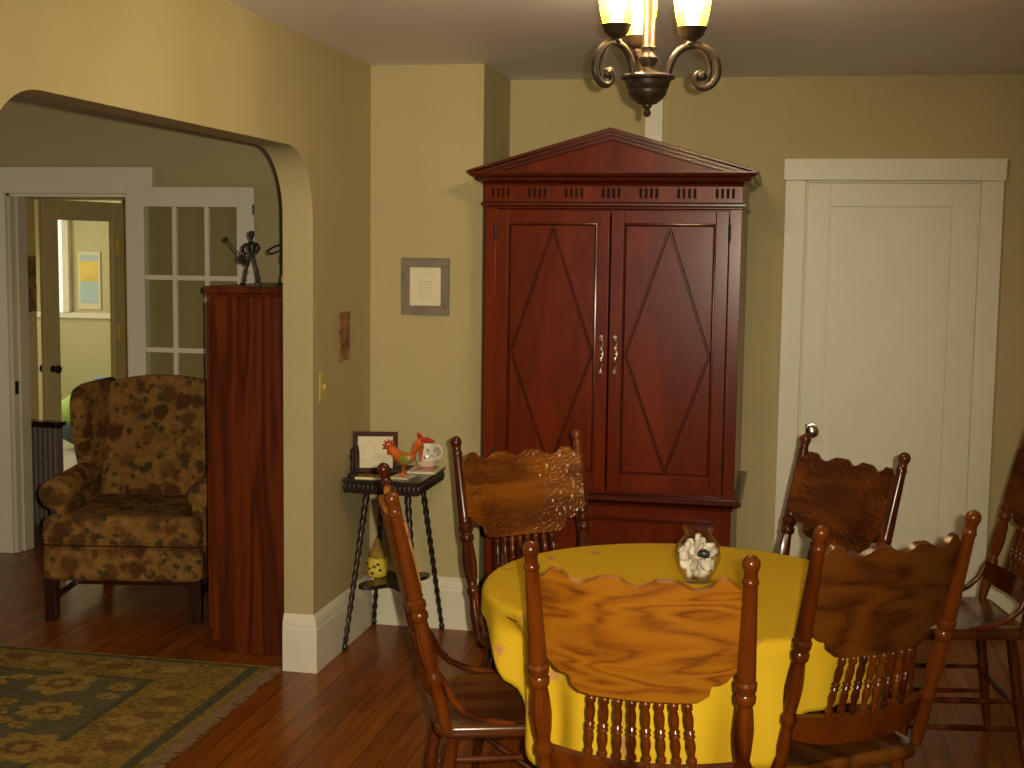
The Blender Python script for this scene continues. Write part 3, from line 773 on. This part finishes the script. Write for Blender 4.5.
# frieze with fluted blocks, cornice and pediment
fz = MB().box(-HW-.002, HW+.002, -.012, DP, 1.83, 1.925)
fzo = fz.build('frieze', 'cherry', A, bev=.002)
MB().sweep([(-HW, DP), (-HW, -.01), (HW, -.01), (HW, DP)], [(-.01, 1.836), (.004, 1.836), (.012, 1.842), (.012, 1.85), (.004, 1.856), (-.01, 1.856)]).build('moulding', 'cherry_trim', A, smooth=40)
for k in range(7):
    xc = -.448 + .896*k/6
    fb = MB().box(xc-.042, xc+.042, -.0145, -.01, 1.868, 1.914)
    for q in range(4):
        xq = xc-.0315+.021*q; fb.box(xq-.0055, xq+.0055, -.0165, -.0143, 1.872, 1.91, 1)
    fb.build('fluted_block', ['cherry', 'cherry_groove'], fzo, smooth=0)
CO = [(-.02, 1.918), (.002, 1.918), (.006, 1.926), (.012, 1.931), (.024, 1.936), (.034, 1.943), (.036, 1.95), (.044, 1.953), (.054, 1.96), (.058, 1.968), (.058, 1.974), (-.02, 1.974)]
MB().sweep([(-HW, DP), (-HW, -.012), (HW, -.012), (HW, DP)], CO).build('cornice', 'cherry_trim', A, smooth=40)
EW, EZ, AZ = HW+.058, 1.966, 2.14
pe = MB()
pe.prism([(-EW+.07, 1.972), (EW-.07, 1.972), (0, AZ-.035)], -.028, .35, 'y')
pe.build('tympanum', 'cherry', A, smooth=0)
rk = MB()
def rake(mb, top, bot, y0, y1, ew):
    mb.prism([(-ew, EZ+top*.2), (0, AZ+top), (ew, EZ+top*.2), (ew-.0, EZ+.002+bot*.25), (0, AZ+bot), (-ew, EZ+.002+bot*.25)], y0, y1, 'y')
rk.prism([(-EW-.004, EZ+.002), (-EW-.004, EZ+.012), (0, AZ+.004), (EW+.004, EZ+.012), (EW+.004, EZ+.002), (0, AZ-.014)], -.074, .36, 'y')
rk.prism([(-EW+.004, EZ), (0, AZ-.01), (EW-.004, EZ), (EW-.05, EZ), (0, AZ-.026), (-EW+.05, EZ)], -.064, .355, 'y')
rk.prism([(-EW+.03, EZ), (0, AZ-.022), (EW-.03, EZ), (EW-.10, EZ), (0, AZ-.042), (-EW+.10, EZ)], -.048, .35, 'y')
rk.build('pediment_moulding', 'cherry_trim', A, bev=.002)

# ------------------------------------------------------------------ side table in the corner
SX, SY = -1.595, -.775
st = thing('side_table', 'small dark twist-legged side table in the corner by the door opening', 'side table', (SX, SY, 0))
SHW, SHD, STZ = .165, .212, .72
tp = MB().box(-SHW, SHW, -SHD, SHD, STZ-.012, STZ)
tp.box(-SHW+.008, SHW-.008, -SHD+.008, SHD-.008, STZ-.056, STZ-.012)
for k in range(17):
    x = -SHW+.01+.31*k/16; 
    tp.ball((x, -SHD+.008, STZ-.034), (.008, .006, .02), 8, 6)
for k in range(21):
    y = -SHD+.012+.4*k/20
    tp.ball((SHW-.008, y, STZ-.034), (.006, .008, .02), 8, 6); tp.ball((-SHW+.008, y, STZ-.034), (.006, .008, .02), 8, 6)
tp.build('tabletop', 'ebony', st, smooth=40)
for sx in (-1, 1):
    for sy in (-1, 1):
        a = (sx*.157, sy*.203, 0); b2 = (sx*.085, sy*.11, STZ-.04)
        pr = [(0, .008), (.012, .013), (.03, .013), (.045, .007)] + [(.05+.9*k/60, .0095+.002*(k/60)) for k in range(61)] + [(.955, .014), (.97, .014), (1, .012)]
        MB().lathe(pr, a, b2, 12, True, lambda t, g: 1+.28*math.cos(2*g+t*95)*(1 if .05 < t < .95 else 0)).build('leg', 'ebony', st, smooth=60)
sf = []
for k in range(40):
    a = 2*PI*k/40; q = .075 + .09*abs(math.sin(2*a))**2.2
    sf.append((q*math.cos(a)*.98*1.0, q*math.sin(a)*1.24))
MB().prism(sf, .248, .264).build('shelf', 'ebony', st, bev=.003)
# things on it
pfm = thing('picture_frame', 'dark red wooden frame with a line drawing leaning on the side table', 'picture frame', (-1.676, -.80, STZ+.002), R(14))
PF = MB(); w, h, f = .094, .172, .02
PF.box(-w, w, -.008, .008, 0, f).box(-w, w, -.008, .008, h-f, h).box(-w, -w+f, -.008, .008, f, h-f).box(w-f, w, -.008, .008, f, h-f)
TL = Matrix.Rotation(R(-9), 4, 'X')
def tilt(mb): mb.v = [tuple(TL @ Vector(p)) for p in mb.v]; return mb
MAT['frame_red'] = plain('dark_red_frame', (.05, .014, .007), .55, var=.2, spec=.15)
tilt(PF).build('frame', 'frame_red', pfm, bev=.002)
pp = MB().box(-w+f, w-f, -.002, .004, f, h-f)
for (cx0, r0, a0, a1) in ((-.045, .045, -1.2, 1.2), (-.062, .03, .8, 2.6), (-.055, .034, 3.4, 5.2), (-.06, .012, 0, 2), (-.045, .01, 3, 5)):
    pts = [(cx0+r0*math.cos(a0+(a1-a0)*k/12), -.0025, .085+r0*1.1*math.sin(a0+(a1-a0)*k/12)) for k in range(13)]
    pp.tube(pts, .0009, 4, mi=1)
tilt(pp).build('drawing', ['paper', 'ink'], pfm, smooth=0)
MB().prism([(.012, .001), (.062, .001), (.042, .13), (.036, .13)], -.012, .012, 'x').build('easel_back', 'ebony', pfm)
# rooster
rt = thing('rooster_figurine', 'red and orange painted rooster figurine standing on the side table', 'figurine', (-1.534, -.862, STZ+.008)); rt.scale = (1.08, 1.08, 1.12)
def path_body(mb, pts, rs, flat=.55, mi=0): return mb.tube(pts, rs, 12, flat, mi)
rb = MB().tube([(-.066, 0, .103), (-.052, 0, .098), (-.038, 0, .085), (-.018, 0, .068), (.006, 0, .06), (.028, 0, .066), (.045, 0, .08)], [.008, .016, .018, .024, .026, .02, .01], 14)
rb.build('body', 'orange_paint', rt, smooth=80)
cm = MB()
for k in range(6):
    a = R(30+34*k); cm.lathe([(0, .008), (1, .001)], (-.058+.012*math.cos(a), 0, .104+.012*math.sin(a)), (-.058+.03*math.cos(a), 0, .104+.03*math.sin(a)), 6)
cm.ball((-.06, 0, .083), (.007, .005, .012), 8, 6)
cm.build('comb', 'red_glaze', rt)
MB().lathe([(0, .006), (1, .001)], (-.068, 0, .1), (-.084, 0, .097), 6).build('beak', 'yellow_glaze', rt)
tl = MB()
for k in range(5):
    tl.tube([(.03, (k-2)*.003, .07), (.05, (k-2)*.004, .1+.004*k), (.06-.006*k+.018, (k-2)*.005, .122+.003*k), (.082-.004*k, (k-2)*.005, .1-.012*k)], [.008, .012, .011, .003], 8, .5)
tl.build('tail', 'orange_paint', rt, smooth=80)
for sy in (-1, 1): MB().ball((.012, sy*.022, .062), (.026, .007, .018), 12, 8).build('wing', 'green_paint', rt, smooth=80)
for sy in (-1, 1):
    MB().tube([(.0, sy*.012, .045), (.002, sy*.014, .02), (0, sy*.014, .003)], .0026, 6).tube([(.012, sy*.014, .003), (-.018, sy*.018, .003)], .003, 6).tube([(0, sy*.014, .003), (-.012, sy*.026, .003)], .0025, 6).build('leg', 'orange_paint', rt, smooth=60)
# pitcher
pt = thing('pitcher', 'white ceramic pitcher with a red lid standing on the side table', 'pitcher', (-1.498, -.63, STZ+.0105), R(-10))
pb = MB().lathe([(0, .036), (.04, .04), (.16, .047), (.26, .051), (.4, .052), (.6, .047), (.8, .038), (.95, .032), (1, .031)], (0, 0, 0), (0, 0, .108), 28)
for a, z, r0 in ((-100, .062, .008), (-60, .074, .009), (-75, .045, .007), (-125, .08, .007), (-40, .052, .007), (-105, .034, .006), (-20, .07, .007)):
    q = interp([(0, .036), (.0173, .047), (.043, .052), (.065, .047), (.086, .038), (.108, .031)], z)
    pb.ball((q*math.cos(R(a)), q*math.sin(R(a)), z), (r0, r0*.6, r0), 8, 6, 1)
pb.lathe([(0, .0478), (.3, .0495), (.7, .0505), (1, .0505)], (0, 0, .0215), (0, 0, .0265), 28, False, mi=2)
pb.build('body', ['white_ceramic', 'ink', 'yellow_glaze'], pt, smooth=50)
rl = MB().lathe([(0, .033), (.2, .036), (.45, .03), (.8, .012), (1, .004)], (0, 0, .104), (0, 0, .128), 20)
rl.lathe([(0, .013), (.6, .01), (1, .001)], (-.022, 0, .112), (-.046, 0, .145), 8)
for k in range(5): rl.ball((-.016+.011*k, -.012, .118-.002*k), (.007, .009, .009), 8, 6)
rl.build('lid', 'red_glaze', pt, smooth=50)
hd = [(.036, 0, .09), (.055, 0, .094), (.07, 0, .08), (.073, 0, .06), (.064, 0, .042), (.048, 0, .036)]
MB().tube(hd, [.007, .0065, .006, .006, .0065, .007], 10).build('handle', 'white_ceramic', pt, smooth=60)
# booklets and the dark ornament
o = MB().box(-.055, .06, -.038, .038, 0, .010).box(-.053, .058, -.036, .036, .010, .0115, 1).build('booklet', ['paper', 'rug_gold'], bev=.001, smooth=0, loc=(-1.655, -.935, STZ+.001), rot=(0, 0, R(4)))
tag(o, 'thin tan booklet lying at the left front of the side table', 'booklet')
o = MB().box(-.065, .06, -.085, .085, 0, .009).box(-.04, .045, -.05, .06, .009, .0098, 1).build('booklet', ['paper', 'orange_paint'], bev=.001, smooth=0, loc=(-1.485, -.69, STZ+.0005), rot=(0, 0, R(2)))
tag(o, 'white booklet with a reddish cover under the pitcher', 'booklet')
o = MB().box(-.04, .045, -.055, .05, 0, .006).build('booklet', ['paper'], bev=.001, smooth=0, loc=(-1.535, -.875, STZ+.0005), rot=(0, 0, R(-6)))
tag(o, 'cream leaflet lying under the rooster figurine', 'booklet')
bk = MB().lathe([(0, .02), (.08, .02), (.12, .008), (.3, .012), (.5, .007), (.7, .013), (.85, .009), (1, .012)], (0, 0, 0), (0, 0, .11), 14)
bk.tube([(0, 0, .1), (.006, 0, .125), (.022, 0, .125), (.026, 0, .1), (.026, 0, .01)], .004, 8)
o = bk.build('ornament', 'iron', smooth=50, loc=(-1.742, -.90, STZ+.001)); tag(o, 'small dark metal ornament at the left end of the side table', 'ornament')
# pot on the lower shelf
po = thing('pot', 'yellow painted pot with dark markings on the lower shelf of the side table', 'pot', (-1.682, -.745, .2645))
pm = MB().lathe([(0, .036), (.05, .041), (.3, .046), (.7, .046), (.92, .043), (.95, .046), (1, .046)], (0, 0, 0), (0, 0, .085), 24)
for a, z in ((-120, .04), (-90, .05), (-60, .035), (-100, .022), (-70, .06), (-135, .06)): pm.ball((.045*math.cos(R(a)), .045*math.sin(R(a)), z), (.009, .005, .006), 8, 6, 1)
pm.build('body', ['yellow_glaze', 'darkink'], po, smooth=50)
MB().lathe([(0, .043), (.3, .03), (.6, .018), (1, .006)], (0, 0, .084), (0, 0, .165), 18).build('lid', 'rug_gold', po, smooth=60)

# ------------------------------------------------------------------ on the walls
wf = thing('wall_picture', 'grey framed cream print hanging on the wall left of the armoire', 'picture', (-1.529, YS, 1.378))
w, h, f = .106, .245, .04
MB().box(-w, w, -.018, -.001, 0, f).box(-w, w, -.018, -.001, h-f, h).box(-w, -w+f-.004, -.018, -.001, f, h-f).box(w-f+.004, w, -.018, -.001, f, h-f).build('frame', 'greyframe', wf, bev=.002)
pr = MB().box(-w+f-.004, w-f+.004, -.008, -.001, f, h-f)
for k in range(7): pr.box(-.034+.004*(k % 2), .034-.006*(k % 3), -.0084, -.008, .075+.011*k, .0765+.011*k, 1)
pr.tube([(-.02, -.0084, .172), (-.008, -.0084, .18), (.008, -.0084, .178), (.022, -.0084, .17)], .001, 4, mi=1)
pr.build('print', ['paper', 'ink'], wf, smooth=0)
MAT['floral_print'] = MAT['fabric']
wp = MB().box(0, .006, -.069, .069, 0, .2)
o = wp.build('plaque', 'fabric', bev=.002, loc=(XL+.0005, -.907, 1.2)); 
MAT['plaque'] = plain('floral_plaque_paint', (.26, .12, .045), .6, var=.8, scale=22); o.data.materials[0] = MAT['plaque']
tag(o, 'narrow floral plaque hanging on the left wall beyond the opening', 'plaque')
sw = thing('light_switch', 'brass light switch plate on the left wall near the rounded opening', 'light switch', (XL, -1.17, 1.118))
MB().box(.0005, .006, -.036, .036, -.058, .058).build('plate', 'switch', sw, bev=.002)
MB().prism([(.006, -.012), (.02, -.002), (.018, .008), (.006, .012)], -.006, .006, 'y').build('toggle', 'switch', sw, bev=.001)

# ------------------------------------------------------------------ living room
KX0, KX1, KY0, KY1 = -2.275, -1.925, -1.12, -.48
kc = thing('oak_cabinet', 'tall red oak cabinet seen from its side, standing behind the wall opening', 'cabinet', ((KX0+KX1)/2, (KY0+KY1)/2, 0))
hw, hd_ = (KX1-KX0)/2, (KY1-KY0)/2
MB().box(-hw, hw, -hd_, hd_, .05, 1.475).box(-hw+.03, hw, -hd_+.004, hd_-.004, 0, .05).build('case', 'cabinet', kc, bev=.003)
MB().box(-hw-.018, hw, -hd_-.012, hd_+.012, 1.475, 1.503).box(-hw-.01, hw, -hd_-.006, hd_+.006, 1.462, 1.475).build('top', 'cabinet', kc, bev=.004)
for s in (-1, 1):
    y0, y1 = (-hd_+.012, -.003) if s < 0 else (.003, hd_-.012)
    do = MB().box(-hw-.018, -hw-.001, y0, y1, .09, 1.44).build('door', 'cabinet', kc, bev=.003)
    MB().ball((-hw-.03, -s*-.03, .85), .013, 12, 8).build('knob', 'brass', do)
# guitarist
gz = 1.5035
fg = thing('guitarist_figurine', 'dark metal figurine of a guitarist standing on the tall oak cabinet', 'figurine', (-2.155, -.96, gz))
g = MB()
for s in (-1, 1):
    g.tube([(s*.034, -.004, .004), (s*.03, 0, .03), (s*.024, 0, .06), (s*.012, 0, .1), (s*.004, 0, .13)], [.006, .0065, .005, .006, .007], 8)
    g.tube([(s*.034, 0, .005), (s*.04, -.022, .004)], [.007, .005], 8)
    g.lathe([(0, .009), (1, .009)], (s*.025, 0, .052), (s*.023, 0, .058), 10)
    g.lathe([(0, .0085), (1, .0085)], (s*.031, 0, .018), (s*.03, 0, .023), 10)
g.tube([(0, 0, .125), (0, 0, .14), (0, 0, .165), (0, 0, .178)], [.012, .014, .02, .012], 10)
g.tube([(-.022, 0, .172), (-.034, -.008, .155), (-.03, -.02, .138), (-.015, -.024, .128)], .0055, 8)
g.tube([(.022, 0, .172), (.036, -.006, .152), (.03, -.02, .135), (.01, -.024, .124)], .0055, 8)
g.tube([(0, 0, .178), (0, -.002, .19)], .006, 8).ball((0, -.003, .203), (.011, .011, .013), 12, 8)
g.lathe([(0, .016), (.2, .016), (.25, .011), (1, .009)], (0, -.003, .209), (0, -.003, .222), 12)
g.build('body', 'iron', fg, smooth=60)
gt = MB().tube([(-.03, -.03, .112), (-.06, -.028, .145), (-.092, -.026, .178)], [.0035, .003, .003], 6).box(-.107, -.092, -.029, -.024, .176, .196)
gt.lathe([(0, .018), (.15, .0195), (.85, .0195), (1, .018)], (-.03, -.022, .108), (-.03, -.034, .108), 16)
gt.lathe([(0, .012), (1, .012)], (-.012, -.022, .092), (-.012, -.034, .092), 14)
gt.build('guitar', 'nickel', fg, smooth=50)
ws = thing('wire_sculpture', 'dark looped wire ornament with a yellow cup, on the tall oak cabinet', 'ornament', (-2.0, -.99, gz))
MB().lathe([(0, .035), (.5, .035), (1, .03)], (0, 0, 0), (0, 0, .014), 18).build('base', 'iron', ws)
MB().lathe([(0, .016), (1, .016)], (0, 0, .014), (0, 0, .042), 14).build('cup', 'yellow_glaze', ws)
wr = MB().tube([(0, 0, .04), (.012, 0, .07), (.004, 0, .11), (-.006, 0, .14)], .003, 6)
wr.tube([(-.006+.035*math.cos(2*PI*k/24)-.03, 0, .15+.013*math.sin(2*PI*k/24)+.012*math.cos(2*PI*k/24)) for k in range(24)], .0035, 6, closed=True)
wr.tube([(.0+.014*math.cos(2*PI*k/20), 0, .112+.024*math.sin(2*PI*k/20)) for k in range(20)], .003, 6, closed=True)
wr.build('wire', 'iron', ws, smooth=60)

# wing chair (front is local -y)
wc = thing('wing_chair', 'floral upholstered wing armchair with dark wooden legs beside the oak cabinet', 'armchair', (-2.903, -.447, 0), R(10.6))
def blob(name, x0, x1, y0, y1, z0, z1, parent, r=.035, mat='fabric'):
    # a softly rounded upholstered block
    o = MB().box(x0, x1, y0, y1, z0, z1).build(name, mat, parent, smooth=60)
    b = o.modifiers.new('bevel', 'BEVEL'); b.width = r; b.segments = 4; b.limit_method = 'NONE'
    return o
blob('seat_rail', -.353, .353, -.38, .33, .18, .335, wc, .028)
# T-shaped seat cushion that wraps in front of the arms
tc = [(-.35, -.395), (.35, -.395), (.35, -.30), (.275, -.30), (.275, .2), (-.275, .2), (-.275, -.30), (-.35, -.30)]
o = MB().prism(tc, .335, .475).build('seat_cushion', 'fabric', wc, smooth=60)
b = o.modifiers.new('bevel', 'BEVEL'); b.width = .04; b.segments = 4; b.limit_method = 'ANGLE'; b.angle_limit = R(40)
pi_ = MB()
for z in (.336, .355): pi_.tube([(-.345, -.31, z), (-.335, -.385, z), (-.31, -.394, z), (.31, -.394, z), (.335, -.385, z), (.345, -.31, z)], .006, 6)
pi_.build('piping', 'fabric', wc)
U = [-.285+.57*k/30 for k in range(31)]
def topb(u): return .965 + .05*max(0, math.cos(u/.285*PI/2))**.7
MB().slab(U, lambda u: .32, topb, lambda u, z: ((u, .33+.13*(z-.4)/.65, z), (0, -.982, .19)), .13, 8).build('backrest', 'fabric', wc, smooth=70, bev=.03)
for s in (-1, 1):
    # splayed wing: profile in (y, z), thickness in x, turned outwards about the back edge
    wp = [(.0, .56), (-.19, .56), (-.215, .63), (-.235, .70), (-.262, .80), (-.268, .92), (-.245, .985), (-.17, 1.005), (-.07, 1.01), (.06, 1.015), (.10, .98), (.08, .8)]
    o = MB().prism(wp, -.036, .036, 'x').build('wing', 'fabric', wc, smooth=60, loc=(s*.29, .33, 0), rot=(0, 0, R(s*14)))
    b = o.modifiers.new('bevel', 'BEVEL'); b.width = .03; b.segments = 4; b.limit_method = 'ANGLE'; b.angle_limit = R(50)
    o = MB().box(s*.285, s*.35, -.285, .33, .3, .585).build('arm_panel', 'fabric', wc, smooth=60)
    b = o.modifiers.new('bevel', 'BEVEL'); b.width = .02; b.segments = 3
    MB().lathe([(0, .03), (.012, .058), (.04, .07), (.3, .066), (.8, .058), (1, .05)], (s*.335, -.29, .545), (s*.325, .30, .585), 20).build('armrest', 'fabric', wc, smooth=60)
    MB().box(s*.295, s*.348, -.372, -.32, 0, .2).build('leg', 'mahogany', wc, bev=.004)
    MB().prism([(.30, .2), (.25, .2), (.33, 0), (.37, 0)], s*.27, s*.315, 'x').build('leg', 'mahogany', wc, bev=.004)
    MB().box(s*.305, s*.325, -.32, .3, .085, .12).build('stretcher', 'mahogany', wc, bev=.003)
MB().box(-.31, .31, -.05, -.02, .085, .12).build('stretcher', 'mahogany', wc, bev=.003)

# rug
rx1, ry1, rx0, ry0 = -1.958, -1.275, -4.7, -3.93
rg = MB(); zt_ = .009
rg.box(rx0, rx1, ry0, ry1, .0005, .008, 2)
def inset(a, b, mi, z): rg.box(rx0+a, rx1-a, ry0+b, ry1-b, z-.0012, z, mi)
def frame(a0, a1, b0, b1, mi, z):
    x0, x1, y0, y1 = rx0+a0, rx1-a0, ry0+b0, ry1-b0; X0, X1, Y0, Y1 = rx0+a1, rx1-a1, ry0+b1, ry1-b1
    for (p, q, r_, s_) in ((x0, x1, y0, Y0), (x0, x1, Y1, y1), (x0, X0, Y0, Y1), (X1, x1, Y0, Y1)): rg.box(p, q, r_, s_, z-.001, z, mi)
frame(.0, .03, 0, .015, 1, .0086)
frame(.03, .075, .015, .04, 3, .0086)
frame(.075, .36, .04, .26, 1, .0086)
frame(.36, .385, .26, .28, 3, .0087)
frame(.385, .7, .28, .5, 0, .0084)
rg.box(rx0+.7, rx1-.7, ry0+.5, ry1-.5, .0075, .0084, 0)
rr_ = random.Random(11)
def rosette(x, y, r, n, ph, mi, z, asp=1.0):
    pts = []
    for k in range(n*6):
        a = 2*PI*k/(n*6); q = r*(.72+.28*abs(math.cos(n*a/2+ph)))
        pts.append((x+q*math.cos(a)*asp, y+q*math.sin(a)))
    rg.prism(pts, z-.0006, z, 'z', mi)
placed = []
tries = 0
while len(placed) < 150 and tries < 9000:
    tries += 1
    x = rr_.uniform(rx0+.45, rx1-.43); y = rr_.uniform(ry0+.35, ry1-.33); r = rr_.choice([.035, .05, .075, .1, .14])
    if all((x-a)**2+(y-b)**2 > (r+c+.016)**2 for a, b, c in placed):
        placed.append((x, y, r)); n = rr_.choice([5, 6, 8])
        rosette(x, y, r, n, rr_.random(), 2, .0092, rr_.uniform(.9, 1.4)); rosette(x, y, r*.5, n, 1, 4, .0096); rosette(x, y, r*.25, 5, 0, 2, .0099)
for i in range(len(placed)-1):
    a = placed[i]; b = min(placed[i+1:], key=lambda q: (q[0]-a[0])**2+(q[1]-a[1])**2)
    mx, my = (a[0]+b[0])/2+rr_.uniform(-.05, .05), (a[1]+b[1])/2+rr_.uniform(-.05, .05)
    pts = [lerp(lerp((a[0], a[1], .0085), (mx, my, .0085), q/8), lerp((mx, my, .0085), (b[0], b[1], .0085), q/8), q/8) for q in range(9)]
    rg.tube(pts, .0035, 6, .2, 2) if (a[0]-b[0])**2+(a[1]-b[1])**2 < .09 else None
for k in range(34):        # border scrolls along the two near borders
    y = ry1-.1-.075*k
    if ry0 < y < ry1-.28: rosette(rx1-.215+.05*math.sin(k*1.3), y, .03+.012*(k % 3), 5, k, 4 if k % 2 else 2, .0092+.0004*(k % 3), 1.3)
for k in range(34):
    x = rx1-.2-.075*k
    if rx0 < x < rx1-.33: rosette(x, ry1-.15+.035*math.sin(k*1.3), .026+.01*(k % 3), 5, k, 4 if k % 2 else 2, .0092+.0004*(k % 3), 1.3)
rug = thing('rug', 'patterned gold and slate green rug with a fringed end, on the living room floor', 'rug')
rg.build('pile', ['rug_field', 'rug_gold', 'rug_flower', 'rug_dark', 'rug_vine'], rug, smooth=0)
fm = MB(); rr2 = random.Random(3)
for k in range(330):
    y = ry0+.005 + (ry1-ry0-.01)*k/329; L = rr2.uniform(.042, .064); dy = rr2.uniform(-.018, .018)
    fm.tube([(rx1-.002, y, .005), (rx1+L*.5, y+dy*.4, .006), (rx1+L, y+dy, .0035)], [.004, .0042, .002], 5, .6)
fm.build('fringe', 'fringe', rug, smooth=60)

# hall and sun room things
ra = thing('radiator', 'slatted metal radiator in the hall beyond the doorway', 'radiator', (-4.275, .98, 0), R(-8))
for k in range(7):
    x = -.105+.035*k
    MB().box(x-.011, x+.011, -.03, .03, .05, .59).lathe([(0, .011), (1, .011)], (x, -.03, .05), (x, -.03, .59), 10).build('column', 'greyframe', ra, bev=.003)
MB().box(-.13, .13, -.045, .045, .6, .625).box(-.12, .12, -.03, .03, .585, .6).build('cover', 'mahogany', ra, bev=.004)
MB().box(-.115, .115, -.02, .02, 0, .05).build('foot', 'greyframe', ra)
hp = MB().box(0, .008, -.05, .05, -.17, .17).build('wall_print', 'plaque', bev=.002, loc=(-4.5195, 1.285, 1.42))
tag(hp, 'small reddish print on the hall wall left of the glass door', 'picture')
MAT['bag_green'] = plain('green_bag_cloth', (.33, .52, .12), .7, var=.25, scale=12)
MAT['bag_navy'] = plain('dark_teal_bag_cloth', (.02, .06, .07), .7, var=.2)
MAT['bag_blue'] = plain('blue_bag_cloth', (.1, .25, .5), .7, var=.4, scale=20)
bg = thing('bag', 'green and dark teal bag lying on the sun room floor', 'bag', (-5.36, 3.75, .006)); bg.scale = (1.2, 1.2, 1.25)
def lump(p): return 1+.12*noise.noise(p*2.2)
MB().ball((.03, 0, .135), (.36, .24, .14), 24, 14, 0, lump).build('base', 'bag_navy', bg, smooth=80)
MB().ball((0, -.01, .255), (.345, .225, .16), 24, 14, 0, lump).build('top', 'bag_green', bg, smooth=80)
MB().tube([(-.12, -.02, .40), (-.06, -.03, .46), (.06, -.03, .46), (.14, -.02, .39)], .016, 8).build('handle', 'bag_blue', bg, smooth=80)
ps = MB().box(-.105, .105, -.012, 0, 0, .5).box(-.085, .085, -.0135, -.012, .24, .42, 1).box(-.085, .085, -.0135, -.012, .05, .24, 2).box(-.085, .085, -.0135, -.012, .42, .47, 2)
MAT['poster_blue'] = plain('pale_blue_print', (.42, .55, .58), .7); MAT['poster_yellow'] = plain('yellow_print', (.75, .55, .12), .7, var=.2)
o = ps.build('poster', ['paper', 'poster_yellow', 'poster_blue'], smooth=0, loc=(-5.965, 4.5985, 1.10)); tag(o, 'pale blue and yellow poster on the sun room wall', 'poster')
